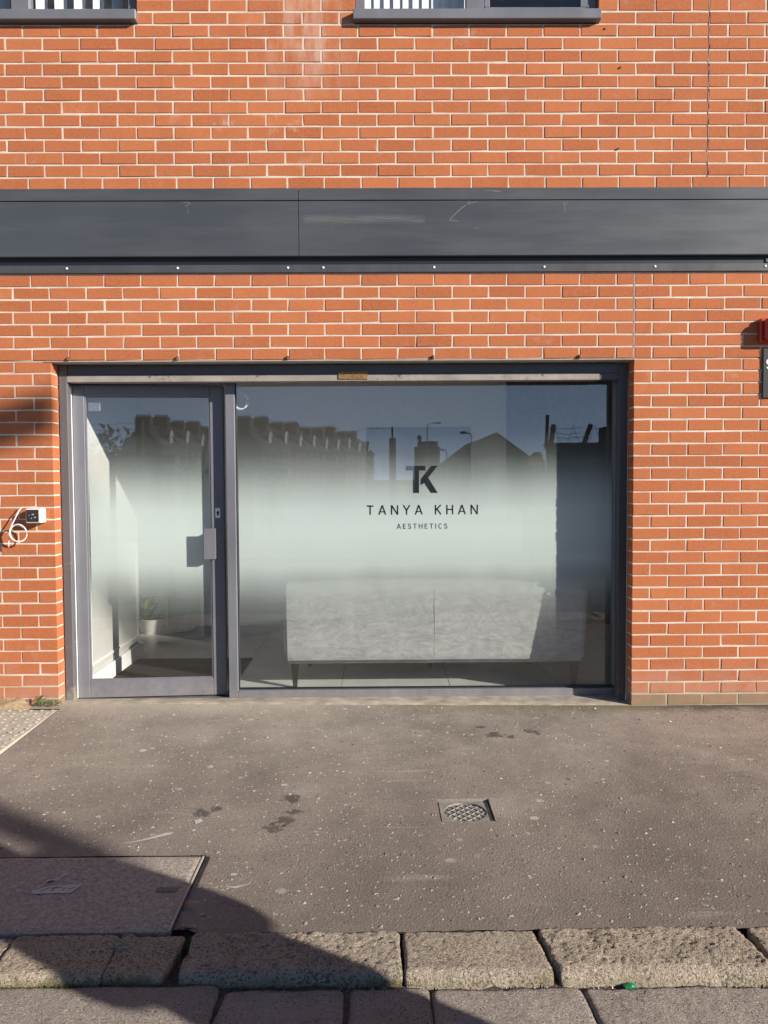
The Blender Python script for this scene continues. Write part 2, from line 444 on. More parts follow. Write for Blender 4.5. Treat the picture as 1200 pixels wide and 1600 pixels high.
simple('white_plastic', (.78, .78, .75), .4, var=.04)
simple('dark_plastic', (.035, .027, .025), .35, var=.1)
simple('pale_batten', (.42, .375, .33), .7, var=.12, scale=12)
simple('rust', (.16, .07, .03), .85, var=.4, scale=90)
simple('sealant', (.34, .25, .22), .8, var=.15, scale=30)
simple('cast_iron', (.12, .112, .105), .55, .4, var=.3, scale=40, bump=.001, bscale=160)
simple('lid_iron', (.30, .28, .25), .5, .3, var=.25, scale=30, bump=.001, bscale=160)
simple('frame_iron', (.27, .25, .225), .7, .1, var=.3, scale=25, bump=.002, bscale=120)
simple('white_wall', (.80, .785, .75), .8, var=.03)
simple('panel_paint', (.52, .51, .49), .8, var=.03)
simple('floor_tile', (.60, .59, .565), .32, var=.12, scale=4)
simple('grout', (.12, .115, .11), .9)
simple('mat_fibre', (.011, .008, .0065), .95, var=.5, scale=300, bump=.004, bscale=500)
simple('dark_wood', (.012, .01, .009), .4)
simple('leaf', (.075, .13, .03), .55, var=.4, scale=40)
simple('moss', (.10, .13, .02), .9, var=.4, scale=60)
simple('green_glass', (.01, .17, .06), .15)
simple('red_plastic', (.42, .035, .012), .35, var=.08)
simple('sign_black', (.022, .022, .024), .4)
simple('bright_white', (.82, .82, .80), .5, var=.02)
simple('paint_mark', (.48, .46, .44), .8, var=.15, scale=120)
simple('house_brick', (.085, .05, .036), .9, var=.25, scale=3)
simple('house_roof', (.05, .047, .047), .85, var=.2, scale=2)
simple('stone_trim', (.40, .29, .15), .8)
simple('white_trim', (.6, .58, .54), .6)
simple('grey_metal', (.2, .2, .21), .5, .5)
simple('wire_steel', (.10, .10, .10), .5, .7)
simple('yard_wall', (.05, .045, .04), .95, var=.4, scale=2, bump=.01, bscale=20)
simple('terrain', (.10, .095, .075), .95, var=.3, scale=.4)
simple('bark', (.09, .075, .06), .95, var=.3, scale=20, bump=.01, bscale=40)
simple('bush_leaf', (.16, .17, .08), .7, var=.4, scale=5)
simple('blind_fabric', (.74, .75, .76), .85, var=.04)
simple('stainless', (.55, .56, .58), .3, .9)
simple('pot_white', (.62, .61, .58), .5)
simple('cabinet_dark', (.13, .125, .12), .5)
simple('coat', (.018, .019, .025), .85, var=.3, scale=30)
simple('trousers', (.03, .035, .055), .9, var=.2, scale=30)
simple('skin', (.46, .32, .25), .5, var=.06)
simple('hair', (.025, .016, .01), .6, var=.3, scale=60)
simple('shoe', (.02, .018, .017), .5)

def m_velvet():
    t = NT('grey_velvet'); p = t.obj()
    w = t.noise(p, 2.6, 6, .7, 2.2)
    k = t.noise(t.map(p, (5, 5, 11)), 1., 7, .75, 3.)
    c = t.mix(t.mr(w, .3, .7), (.25, .25, .25), (.37, .368, .365))
    c = t.mix(t.mr(k, .42, .72, 0, .75), c, (.50, .495, .49))
    c = t.mix(t.mr(t.noise(p, 9, 6, .8, 2.5), .55, .75, 0, .55), c, (.17, .17, .175))
    t.bump(k, .006, .5)
    t.b.inputs['Sheen Weight'].default_value = .35
    t.b.inputs['Sheen Roughness'].default_value = .4
    MAT['grey_velvet'] = t.fin(c, .75)
m_velvet()

def m_plaque():
    t = NT('brass_plaque'); p = t.pos()
    n = t.noise(t.map(p, (120, 120, 210)), 1., 4, .7)
    c = t.mix(t.mr(n, .47, .55), (.10, .055, .02), (.42, .24, .09))
    MAT['brass_plaque'] = t.fin(c, .6, .2)
m_plaque()

def m_rustbatten():
    t = NT('weathered_batten'); p = t.pos()
    c = t.mix(t.mr(t.noise(p, 8, 4), .3, .7), (.24, .21, .185), (.34, .30, .27))
    r = t.math('MULTIPLY', t.mr(t.noise(p, 55, 6, .8), .53, .66), t.mr(t.noise(t.map(p, (1, 1, .01)), 1.6, 3), .46, .6))
    c = t.mix(t.math('MULTIPLY', r, .9), c, (.11, .06, .03))
    MAT['weathered_batten'] = t.fin(c, .8)
m_rustbatten()

# ------------------------------------------------------------------ ground
def zg(x, y):
    """pavement height: falls a little to the right along the shop, level at the kerb"""
    k = max(0, min(1.25, -x / 3.6)) * .04
    return k * max(0, min(1, 1 + y / 1.6))

# terrain to the horizon
MB().add([(-900, -1500, -.12), (900, -1500, -.12), (900, 60, -.12), (-900, 60, -.12)], [(0, 1, 2, 3)])
tm = MB().add([(-900, -1500, -.12), (900, -1500, -.12), (900, -9.9, -.12), (-900, -9.9, -.12)], [(0, 1, 2, 3)])
tag(tm.build('ground', MAT['terrain']), kind='structure')
# road, with the opposite pavement and kerb
rd = MB().add([(-200, -8.5, -.05), (200, -8.5, -.05), (200, -3.06, -.05), (-200, -3.06, -.05)], [(0, 1, 2, 3)])
tag(rd.build('road', MAT['road_asphalt']), kind='structure')
op = MB().box(-200, 200, -9.9, -8.62, -.2, .06)
tag(op.build('opposite_pavement', MAT['road_asphalt']), kind='structure')
ok_ = MB()
for i in range(40): ok_.bbox(-18 + i * .92, -18 + i * .92 + .905, -8.615, -8.47, -.2, .07, .012)
tag(ok_.build('opposite_kerb', MAT['gutter_granite']), kind='structure')
# soil bed that shows in the joints between stones and slabs
sb = MB(); nx, ny = 260, 50
xs = np.linspace(-7, 4, nx); ys = np.linspace(-3.1, -2.0, ny)
for j in range(ny):
    for i in range(nx):
        sb.v.append((xs[i], ys[j], -.034 + .010 * mnoise.noise((xs[i] * 17, ys[j] * 17, 0)) + .006 * mnoise.noise((xs[i] * 50, ys[j] * 50, 3))))
for j in range(ny - 1):
    for i in range(nx - 1): a = j * nx + i; sb.f.append((a, a + 1, a + nx + 1, a + nx))
soil = tag(sb.build('soil_bed', MAT['soil'], smooth=True), kind='structure')

# asphalt pavement, a grid with cut-outs for the slab, the stop-tap box and the tactile slabs
def axis(stops, fine0, fine1, df, dc):
    a = set()
    x = stops[0]
    while x < stops[-1]:
        a.add(round(x, 4)); x += df if fine0 <= x < fine1 else dc
    a.add(stops[-1]); a |= set(stops); a |= {fine0, fine1}
    a = sorted(a); out = [a[0]]
    for q in a[1:]:
        if q - out[-1] < .004:
            if q in stops: out[-1] = q
        else: out.append(q)
    return out
SLX = -2.262
DX0, DX1, DY0, DY1 = -1.335, -1.105, -1.632, -1.41
AX = axis([-30, -4.8, -3.556, SLX, DX0, DX1, 20], -3.9, 1.0, .024, .6)
AY = axis([-2.405, -1.895, DY0, DY1, -.92, -.1, .0, .004], -2.405, .004, .024, .024)
pv = MB(); idx = {}
def pz(x, y):
    z = zg(x, y) + .0022 * mnoise.noise((x * 3, y * 3, 1)) + .0012 * mnoise.noise((x * 11, y * 11, 5))
    # asphalt ramps down a little to the stop-tap box, and humps round it
    d = max(abs(x - (DX0 + DX1) / 2) - .115, abs(y - (DY0 + DY1) / 2) - .111)
    if d < .12: z += .006 * (1 - d / .12)
    return z
for j, y in enumerate(AY):
    for i, x in enumerate(AX):
        yy, xx = y, x
        if y <= -2.404: yy = y + .012 * mnoise.noise((x * 9, 0, 2)) + .007 * mnoise.noise((x * 37, 0, 4))
        if y == -2.405 and -2.262 <= x < -2.17: yy += .09 * (1 - (x + 2.262) / .09)
        if abs(x - SLX) < 1e-6 and y < -1.9: xx = x + .012 + .010 * mnoise.noise((0, y * 25, 7)) + max(0, (-2.13 - y)) * .34
        pv.v.append((xx, yy, pz(x, y)))
n = len(AX)
for j in range(len(AY) - 1):
    for i in range(n - 1):
        x, y = (AX[i] + AX[i + 1]) / 2, (AY[j] + AY[j + 1]) / 2
        if x < SLX and y < -1.895 and x > -4.8: continue
        if DX0 < x < DX1 and DY0 < y < DY1: continue
        if -4.8 < x < -3.556 and -.92 < y < -.1: continue
        a = j * n + i; pv.f.append((a, a + 1, a + n + 1, a + n))
pavement = tag(pv.build('pavement', MAT['asphalt'], smooth=True), kind='structure')
# a skirt so that the cut edges have thickness
sk = MB().box(-30, 20, -.1, .004, -.3, -.012).box(SLX + .03, 20, -2.38, -.1, -.3, -.018).box(-30, -4.81, -2.38, -.1, -.3, -.018).box(-4.8, SLX + .02, -1.88, -.1, -.3, -.018)
tag(sk.build('pavement_base', MAT['soil'], pavement), kind='stuff')
def edge_wall(pts):
    q = MB()
    for (x0, y0), (x1, y1) in zip(pts[:-1], pts[1:]):
        nseg = max(2, int(math.hypot(x1 - x0, y1 - y0) / .02))
        for k in range(nseg):
            a, b = k / nseg, (k + 1) / nseg
            xa, ya, xb, yb = x0 + (x1 - x0) * a, y0 + (y1 - y0) * a, x0 + (x1 - x0) * b, y0 + (y1 - y0) * b
            q.add([(xa, ya, -.04), (xb, yb, -.04), (xb, yb, pz(xb, yb)), (xa, ya, pz(xa, ya))], [(0, 1, 2, 3)])
    return q
edge_wall([(DX0, DY0), (DX1, DY0), (DX1, DY1), (DX0, DY1), (DX0, DY0)]).build('cut_edge', MAT['asphalt'], pavement)

# loose and proud aggregate chips
def chips(name, count, region, smin, smax, mat, parent):
    V = np.zeros((count * 5, 3)); Fc = np.zeros((count * 5, 3), int)
    x0, x1, y0, y1 = region
    k = 0
    for i in range(count):
        while True:
            x, y = rng.uniform(x0, x1), rng.uniform(y0, y1)
            if x < SLX + .02 and y < -1.88: continue
            if DX0 - .01 < x < DX1 + .01 and DY0 - .01 < y < DY1 + .01: continue
            if x < -3.54 and -.94 < y < -.08: continue
            break
        s = rng.uniform(smin, smax) * (1 if rng.random() < .9 else 1.6)
        a = rng.uniform(0, 6.28); e = rng.uniform(.35, .8)
        z = pz(x, y) - .0005
        h = s * rng.uniform(.18, .45)
        ca, sa = math.cos(a), math.sin(a)
        for j, (u, w) in enumerate(((1, 0), (.2, e), (-.9, e * .5), (-.5, -e))):
            V[k * 5 + j] = (x + (u * ca - w * sa) * s, y + (u * sa + w * ca) * s, z)
        V[k * 5 + 4] = (x + rng.uniform(-.3, .3) * s, y + rng.uniform(-.3, .3) * s, z + h)
        for j in range(4): Fc[k * 5 + j] = (k * 5 + j, k * 5 + (j + 1) % 4, k * 5 + 4)
        Fc[k * 5 + 4] = (k * 5, k * 5 + 2, k * 5 + 1)
        k += 1
    me = bpy.data.meshes.new(name)
    me.from_pydata(V.tolist(), [], Fc.tolist()); me.update(); me.materials.append(mat)
    o = link(name, me, parent)
    return tag(o, kind='stuff')
t = NT('aggregate'); isl = t.node('ShaderNodeNewGeometry').outputs['Random Per Island']
MAT['aggregate'] = t.fin(t.ramp(isl, (0, (.10, .085, .072)), (.4, (.24, .205, .175)), (.75, (.34, .295, .255)), (1, (.47, .42, .365))), .85)
chips('aggregate', 10500, (-3.9, 1.0, -2.38, -.03), .003, .0092, MAT['aggregate'], pavement)

# concrete chamber slab by the kerb, with lifting slot and a surveyor's mark
def slabmesh(x0, x1, y0, y1, ztop, th, amp=.0012, res=.02, edge=.004):
    q = MB(); nx = max(3, int((x1 - x0) / res)); ny = max(3, int((y1 - y0) / res))
    for j in range(ny + 1):
        for i in range(nx + 1):
            x = x0 + (x1 - x0) * i / nx; y = y0 + (y1 - y0) * j / ny
            e = (i in (0, nx)) or (j in (0, ny))
            q.v.append((x + (.002 * mnoise.noise((y * 20, x0, 1)) if i in (0, nx) else 0), y + (.002 * mnoise.noise((x * 20, y0, 2)) if j in (0, ny) else 0), ztop + amp * mnoise.noise((x * 14, y * 14, 9)) - (edge if e else 0)))
    for j in range(ny):
        for i in range(nx): a = j * (nx + 1) + i; q.f.append((a, a + 1, a + nx + 2, a + nx + 1))
    rim = [(i) for i in range(nx + 1)] + [(j * (nx + 1) + nx) for j in range(1, ny + 1)] + [ny * (nx + 1) + i for i in range(nx - 1, -1, -1)] + [j * (nx + 1) for j in range(ny - 1, 0, -1)]
    o = len(q.v)
    for r_ in rim: x, y, z = q.v[r_]; q.v.append((x, y, ztop - th))
    m = len(rim)
    for k in range(m): q.f.append((rim[k], o + k, o + (k + 1) % m, rim[(k + 1) % m]))
    return q
slab = slabmesh(-3.08, SLX - .006, -2.395, -1.903, .004, .06).build('concrete_slab', MAT['concrete_slab'], pavement)
slab2 = slabmesh(-3.9, -3.088, -2.395, -1.903, .003, .06).build('concrete_slab', MAT['concrete_slab'], pavement)
MB().box(SLX - .0055, SLX + .0005, -2.39, -1.905, -.02, .0035).build('edge_strip', MAT['pale_batten'], slab)
slot = MB().box(-2.375, -2.30, -2.165, -2.135, .0035, .0062).build('lifting_slot', MAT['cast_iron'], slab)
# painted service mark: a pale lozenge with scribbled strokes
pm = MB()
def flat(pts, z=.0062): pm.add([(x, y, z) for x, y in pts], [tuple(range(len(pts)))])
flat([(-2.80, -2.17), (-2.665, -2.165), (-2.645, -2.105), (-2.76, -2.12), (-2.81, -2.15)])
for a_, b_ in (((-2.80, -2.13), (-2.755, -2.07)), ((-2.79, -2.10), (-2.74, -2.075)), ((-2.755, -2.07), (-2.73, -2.03))):
    dx, dy = b_[0] - a_[0], b_[1] - a_[1]; l = math.hypot(dx, dy); nx_, ny_ = -dy / l * .006, dx / l * .006
    flat([(a_[0] + nx_, a_[1] + ny_), (a_[0] - nx_, a_[1] - ny_), (b_[0] - nx_, b_[1] - ny_), (b_[0] + nx_, b_[1] + ny_)])
pm.build('paint_mark', MAT['paint_mark'], slab)
pm = MB()
for a_, b_ in (((-2.775, -2.155), (-2.755, -2.13)), ((-2.74, -2.155), (-2.73, -2.125)), ((-2.75, -2.135), (-2.71, -2.128)), ((-2.705, -2.15), (-2.695, -2.13)), ((-2.685, -2.145), (-2.665, -2.13))):
    dx, dy = b_[0] - a_[0], b_[1] - a_[1]; l = math.hypot(dx, dy); nx_, ny_ = -dy / l * .0022, dx / l * .0022
    flat([(a_[0] + nx_, a_[1] + ny_), (a_[0] - nx_, a_[1] - ny_), (b_[0] - nx_, b_[1] - ny_), (b_[0] + nx_, b_[1] + ny_)], .0072)
pm.build('scribble', MAT['cast_iron'], slab)
# white paint smears on the asphalt
pm = MB()
for pts in ([(-2.14, -2.13), (-2.10, -2.14), (-2.055, -2.11), (-2.05, -2.075), (-2.06, -2.11), (-2.10, -2.128)], [(-2.14, -2.05), (-2.115, -2.055), (-2.11, -2.04), (-2.13, -2.035)], [(-2.6, -1.80), (-2.52, -1.765), (-2.44, -1.72), (-2.43, -1.70), (-2.46, -1.705), (-2.53, -1.757)], [(-2.36, -1.63), (-2.335, -1.60), (-2.35, -1.575), (-2.375, -1.59)]):
    pm.add([(x, y, pz(x, y) + .0018) for x, y in pts], [tuple(range(len(pts)))])
pm.build('paint_smear', MAT['paint_mark'], pavement)

# tactile paving by the left pier
tact = []
for (x0, x1) in ((-3.962, -3.566), (-4.362, -3.966), (-4.79, -4.366)):
    for (y0, y1) in ((-.505, -.108), (-.908, -.511)):
        q = slabmesh(x0, x1, y0, y1, zg(-3.8, -.3) + .004, .05, res=.06)
        k = 0
        ny_ = 7
        for j in range(ny_):
            for i in range(6):
                cx = x0 + .033 + i * .066 + (.0 if j % 2 else .012); cy = y0 + .03 + j * .057
                q.lathe([(.0125, -.001), (.0105, .0022), (.006, .003)], (cx, cy, zg(-3.8, -.3) + .004), 10)
        tact.append(q.build('tactile_slab', MAT['tactile_concrete'], pavement))

# cast-iron stop-tap box let into the asphalt
zt = -.004
tap = tag(empty('stop_tap_box', ((DX0 + DX1) / 2, (DY0 + DY1) / 2, -.04)), 'small cast iron stop tap cover with gridded oval lid sunk in the asphalt', 'utility cover')
q = MB(); cx, cy = (DX0 + DX1) / 2, (DY0 + DY1) / 2
hw, hh, rx, ry = .108, .106, .092, .095
ns = 40
outer = []; inner = []
for k in range(ns):
    a = 2 * PI * k / ns; c_, s_ = math.cos(a), math.sin(a); m_ = max(abs(c_), abs(s_))
    outer.append((hw * c_ / m_, hh * s_ / m_)); inner.append((rx * c_, ry * s_))
for ring, z in ((outer, -.02), (outer, zt + .04), (inner, zt + .04), (inner, .022)):
    for (x, y) in ring: q.v.append((x, y, z))
for r_ in range(3):
    for k in range(ns): q.f.append((r_ * ns + k, r_ * ns + (k + 1) % ns, (r_ + 1) * ns + (k + 1) % ns, (r_ + 1) * ns + k))
smooth_angle(q.build('frame', MAT['frame_iron'], tap), 30)
q = MB().lathe([(.0, .02), (.088, .02), (.088, .030), (.0, .031)], (0, 0, 0), 32)
lid = q.build('lid', MAT['lid_iron'], tap)
q = MB()
for s in (-1, 1):
    for k in range(-3, 4):
        d = k * .029; L = math.sqrt(max(0, .084 ** 2 - d ** 2))
        if L < .02: continue
        m_ = Matrix.Rotation(s * R(45), 4, 'Z') @ Matrix.Translation((d, 0, 0))
        q.bbox(-.0026, .0026, -L, L, .030, .0345 + s * .0002, .001, m_)
q.build('grid_rib', MAT['lid_iron'], lid)

# ------------------------------------------------------------------ kerb and gutter stones
kerb = tag(MB().box(-30, 20, -2.6, -2.42, -.3, -.07).build('kerb', MAT['soil']), kind='structure')
gutter = tag(MB().box(-30, 20, -3.06, -2.62, -.3, -.085).build('gutter', MAT['soil']), kind='structure')
def stone(x0, x1, y0, y1, ztop, seed, name, mat, parent, th=.09, rnd=.010, front=.0, rough=.006, res=.0065, skew=(0, 0), corner=.011):
    q = MB(); nx = max(6, int((x1 - x0) / res)); ny = max(6, int((y1 - y0) / res))
    for j in range(ny + 1):
        for i in range(nx + 1):
            u, w = i / nx, j / ny
            xe0 = x0 + .006 * mnoise.noise((w * 4, seed, 1)) + skew[0] * (1 - w); xe1 = x1 + .006 * mnoise.noise((w * 4, seed, 2)) + skew[1] * (1 - w)
            # softened plan corners
            d = min(w, 1 - w) * (y1 - y0)
            if d < corner: xe0 += (corner - d) ** 2 / corner * .7; xe1 -= (corner - d) ** 2 / corner * .7
            x = xe0 + (xe1 - xe0) * u
            y = y0 + (y1 - y0) * w + .008 * mnoise.noise((x * 5, seed, 3)) * (1 if j in (0, 1, ny - 1, ny) else .6) + .004 * mnoise.noise((x * 22, seed, 8)) * (1 if j in (0, ny) else 0)
            ex = min(u, 1 - u) * (x1 - x0); ef = w * (y1 - y0); eb = (1 - w) * (y1 - y0)
            z = ztop
            if ex < rnd: z -= rnd * .55 * (1 - ex / rnd) ** 2
            if eb < rnd * .7: z -= rnd * .3 * (1 - eb / (rnd * .7)) ** 2
            rf = rnd + front
            if ef < rf: z -= (rnd * .8 + front * .9) * (1 - ef / rf) ** 2.6
            z += rough * (mnoise.noise((x * 9, y * 9, seed)) * .6 + mnoise.noise((x * 40, y * 40, seed)) * .22 + mnoise.noise((x * 80, y * 110, seed + 3)) * .45)
            z -= max(0, mnoise.noise((x * 85, y * 110, seed + 9)) - .15) * rough * 1.3
            q.v.append((x, y, z))
    for j in range(ny):
        for i in range(nx): a = j * (nx + 1) + i; q.f.append((a, a + 1, a + nx + 2, a + nx + 1))
    rim = [i for i in range(nx + 1)] + [j * (nx + 1) + nx for j in range(1, ny + 1)] + [ny * (nx + 1) + i for i in range(nx - 1, -1, -1)] + [j * (nx + 1) for j in range(ny - 1, 0, -1)]
    o = len(q.v); m = len(rim)
    for r_ in rim: x, y, z = q.v[r_]; q.v.append((x + .004 * mnoise.noise((x * 30, y * 30, 4)), y, ztop - th))
    for k in range(m): q.f.append((rim[k], o + k, o + (k + 1) % m, rim[(k + 1) % m]))
    o = q.build(name, mat, parent, smooth=True)
    return o
kg = MAT['kerb_granite']
for i, (x0, x1, zt_, y0, fr, skw, rg) in enumerate((
        (-4.9, -3.75, .002, -2.615, .02, (0, 0), .006), (-3.735, -2.80, .002, -2.612, .015, (0, -.06), .006),
        (-2.815, -2.742, -.004, -2.612, .02, (-.03, 0), .006), (-2.737, -2.412, .004, -2.618, .018, (0, .01), .006),
        (-2.405, -2.203, .000, -2.614, .018, (.0, -.02), .006), (-2.178, -1.530, .008, -2.622, .022, (0, 0), .008),
        (-1.520, -1.103, .006, -2.632, .032, (0, .018), .006), (-1.092, -.465, .014, -2.634, .034, (.02, .03), .011),
        (-.43, .55, .008, -2.62, .04, (0, 0), .008), (.565, 1.5, .006, -2.62, .03, (0, 0), .007), (1.515, 2.6, .006, -2.62, .03, (0, 0), .007))):
    stone(x0, x1, y0, -2.412, zt_, i * 3.7 + 1, 'kerb_stone', kg, kerb, front=fr, rough=rg, skew=skw)
# broken corner pieces beside the cracked stone
for i, (x0, x1, y0, y1) in enumerate(((-2.412, -2.355, -2.487, -2.432), (-2.408, -2.36, -2.428, -2.408))):
    stone(x0, x1, y0, y1, .010 - i * .004, 60 + i, 'kerb_fragment', kg, kerb, rnd=.014, res=.007, corner=.015)
gg = MAT['gutter_granite']
for i, (x0, x1, zt_, y1, skw) in enumerate((
        (-4.6, -3.3, -.022, -2.635, (0, 0)), (-3.285, -2.055, -.018, -2.628, (0, .0)), (-2.037, -1.697, -.022, -2.645, (-.02, .01)),
        (-1.678, -1.450, -.024, -2.640, (0, .01)), (-1.447, -1.018, -.022, -2.648, (.01, .025)), (-1.012, -.43, -.020, -2.652, (.025, .03)),
        (-.40, .7, -.022, -2.64, (0, 0)), (.72, 1.8, -.022, -2.64, (0, 0)))):
    stone(x0, x1, -3.06, y1, zt_, i * 5.1 + 33, 'gutter_stone', gg, gutter, rnd=.012, rough=.0045, res=.010, skew=skw, corner=.015)
# grit lying in the joint between kerb and gutter
q = MB()
for i in range(900):
    x = random.uniform(-2.9, -.3); y = random.gauss(-2.632, .012); s = random.uniform(.002, .008)
    if random.random() < .3: x = random.choice((-2.185, -1.525, -1.095, -.44, -2.05, -1.686)) + random.gauss(0, .009); y = random.uniform(-2.66, -2.42)
    z = -.036
    pts = [(x + s * random.uniform(.5, 1) * math.cos(a), y + s * random.uniform(.5, 1) * math.sin(a), z) for a in (0, 1.5, 3, 4.6)]
    q.add(pts + [(x, y, z + s * 1.3)], [(0, 1, 4), (1, 2, 4), (2, 3, 4), (3, 0, 4)])
tag(q.build('joint_grit', MAT['aggregate'], gutter), kind='stuff')

def leafquad(q, c, d, w, l, up):
    d = Vector(d).normalized(); sdv = d.cross(Vector((0, 0, 1)))
    if sdv.length < .05: sdv = Vector((1, 0, 0))
    sdv.normalize(); c = Vector(c); nrm = sdv.cross(d)
    q.add([c, c + d * l * .35 + sdv * w * .5 + nrm * up * .2, c + d * l * .75 + sdv * w * .4 - nrm * up * .1, c + d * l - nrm * up * .5, c + d * l * .75 - sdv * w * .4 - nrm * up * .1, c + d * l * .35 - sdv * w * .5 + nrm * up * .2, c + d * l * .5 + nrm * up * .05], [(0, 1, 6), (1, 2, 6), (2, 3, 6), (3, 4, 6), (4, 5, 6), (5, 0, 6)])

# ------------------------------------------------------------------ brick walls
BR = MAT['brick']
def brick_mesh(L, H, variant, D=.1):
    rs = random.Random(int(L * 1000) * 31 + variant)
    bm = bmesh.new()
    vs = []
    for z in (-H / 2, H / 2):
        for y in (0, D):
            for x in (-L / 2, L / 2):
                j = .0016 if y == 0 else 0
                vs.append(bm.verts.new((x + rs.uniform(-j, j), y + rs.uniform(-j, j) * .6, z + rs.uniform(-j, j))))
    for f in [(0, 2, 3, 1), (4, 5, 7, 6), (0, 1, 5, 4), (2, 6, 7, 3), (0, 4, 6, 2), (1, 3, 7, 5)]:
        bm.faces.new([vs[i] for i in f])
    bmesh.ops.bevel(bm, geom=bm.edges[:], offset=.0022, segments=1, affect='EDGES')
    bmesh.ops.recalc_face_normals(bm, faces=bm.faces[:])
    me = bpy.data.meshes.new('brick'); bm.to_mesh(me); bm.free()
    me.materials.append(BR)
    return me
BM = {}
def get_brick(L, H):
    v = random.randrange(8); k = (round(L, 3), round(H, 3), v)
    if k not in BM: BM[k] = brick_mesh(L, H, v)
    return BM[k]

def in_frame(x0, x1, z0, z1):
    """how the brick lies against the picture: wholly inside, or not"""
    xl = -3.93 if z0 < 2 else -3.95; xr = .835
    return x0 > xl and x1 < xr and z1 < 4.345

def lay(parent, spans, limit=300):
    """spans: (x0,x1,z0,z1) bricks; the ones wholly in view become parts, the rest one joined part"""
    seen = [s for s in spans if in_frame(*s)]; rest = [s for s in spans if not in_frame(*s)]
    seen.sort(key=lambda s: -(s[1] - s[0]))
    rest += seen[limit:]; seen = seen[:limit]
    for (x0, x1, z0, z1) in seen:
        o = link('brick', get_brick(x1 - x0, z1 - z0), parent, ((x0 + x1) / 2, random.triangular(-.0026, .0012, -.0002), (z0 + z1) / 2))
        o.rotation_euler = (0, random.gauss(0, .0022), random.gauss(0, .003))
    q = MB()
    for (x0, x1, z0, z1) in rest:
        me = get_brick(x1 - x0, z1 - z0); dy = random.triangular(-.0026, .0012, -.0002)
        q.add([(v.co.x + (x0 + x1) / 2, v.co.y + dy, v.co.z + (z0 + z1) / 2) for v in me.vertices], [list(p.vertices) for p in me.polygons])
    if q.v:
        me = bpy.data.meshes.new('bricks_beyond'); me.from_pydata(q.v, [], q.f); me.update(); me.materials.append(BR)
        tag(link('brick_courses', me, parent), kind='stuff')

def course(x0, x1, z0, z1, phase, pitch, j=.01):
    """bricks between x0 and x1 with joints at phase + k*pitch"""
    k = math.floor((x0 - phase) / pitch) + 1
    cuts = [x0]
    x = phase + k * pitch
    while x < x1 - .02:
        if x - cuts[-1] > .04: cuts.append(x)
        x += pitch
    if x1 - cuts[-1] < .04 and len(cuts) > 1: cuts.pop()
    cuts.append(x1); out = []
    for i in range(len(cuts) - 1):
        a = cuts[i] + (j / 2 if i else 0); b = cuts[i + 1] - (j / 2 if i < len(cuts) - 2 else 0)
        a += random.uniform(-.0012, .0012) if i else 0
        out.append((a, b, z0 + j / 2 + random.uniform(-.0008, .0008), z1 - j / 2))
    return out

# ground-floor wall round the shop front
XL, XR = -6.6, 3.4
gw = tag(empty('ground_floor_wall', (0, 0, 0)), 'orange brick wall with pale mortar framing the shop window below the grey fascia', 'wall')
sp = []
for r_ in range(36):
    z1 = 2.7 - .075 * r_; z0 = z1 - .075; ph = .1125 if r_ % 2 == 0 else 0.
    if r_ < 7:
        sp += course(XL, -.006, z0, z1, ph, .225); sp += course(.006, XR, z0, z1, ph, .225)
    else:
        sp += course(XL, -3.6, z0, z1, ph, .225); sp += course(0., XR, z0, z1, ph, .225)
sp += course(XL, XR, 2.70, 2.775, .1125 * 0, .225)
lay(gw, sp)
q = MB()
rc = .0026
q.box(XL, -3.6 - .003, rc, .098, -.1, 2.175); q.box(.003, XR, rc, .098, -.1, 2.175)
q.box(XL, XR, rc, .098, 2.1785, 2.80)
q.build('mortar', MAT['mortar'], gw)
MB().box(-.005, .005, .0005, .05, 2.18, 2.70).build('expansion_joint', MAT['sealant'], gw)
# inner leaf, so that the wall has its full depth
MB().box(XL, -3.62, .0985, .30, -.1, 2.6).box(.02, XR, .0985, .30, -.1, 2.6).box(XL, XR, .0985, .30, 2.18, 2.79).build('inner_leaf', MAT['white_wall'], gw)
MB().bbox(-3.64, .003, -.006, .1, 2.1685, 2.1745, .001).build('lintel_plate', MAT['pale_batten'], gw)
for x in (-3.489, -2.82, -2.141, -1.244, -.34):
    q = MB().bbox(x - .006, x + .006, -.016, .002, 2.176, 2.20, .002).tube([(x, -.016, 2.186), (x - .004, -.03, 2.180), (x - .007, -.026, 2.173)], .003, 6)
    q.build('rusty_clip', MAT['rust'], gw)

# upper wall
uw = tag(empty('upper_wall', (0, 0, 3.2)), 'orange brick wall with lime stains above the grey fascia, holding two windows', 'wall')
P0 = 3.287; PT = .0757
WL = (-4.75, -3.034, 4.197); WR = (-1.715, -.232, 4.197)
WTOP = 5.33
sp = []
EJ = .443
for k in range(-2, 32):
    z0 = P0 + PT * k; z1 = z0 + PT
    ph = (0. if k % 2 == 0 else .1128) + (.012 if k == -1 else 0) + random.uniform(-.004, .004)
    cuts = [(XL, XR)]
    if k >= 0: cuts = [(XL, EJ - .004), (EJ + .004, XR)]
    if k >= 12 and z1 < WTOP: cuts = [(XL, WL[0]), (WL[1], WR[0]), (WR[1], EJ - .004), (EJ + .004, XR)]
    for (a, b) in cuts: sp += [(s[0], s[1], s[2] - 3.2, s[3] - 3.2) for s in course(a, b, z0, z1, ph, .2256)]
_inf = in_frame
in_frame = lambda x0, x1, z0, z1: _inf(x0, x1, z0 + 3.2, z1 + 3.2) and z0 + 3.2 > 3.19
lay(uw, sp)
q = MB()
zt_, zb_ = P0 + PT * 32 - 3.2, -.08
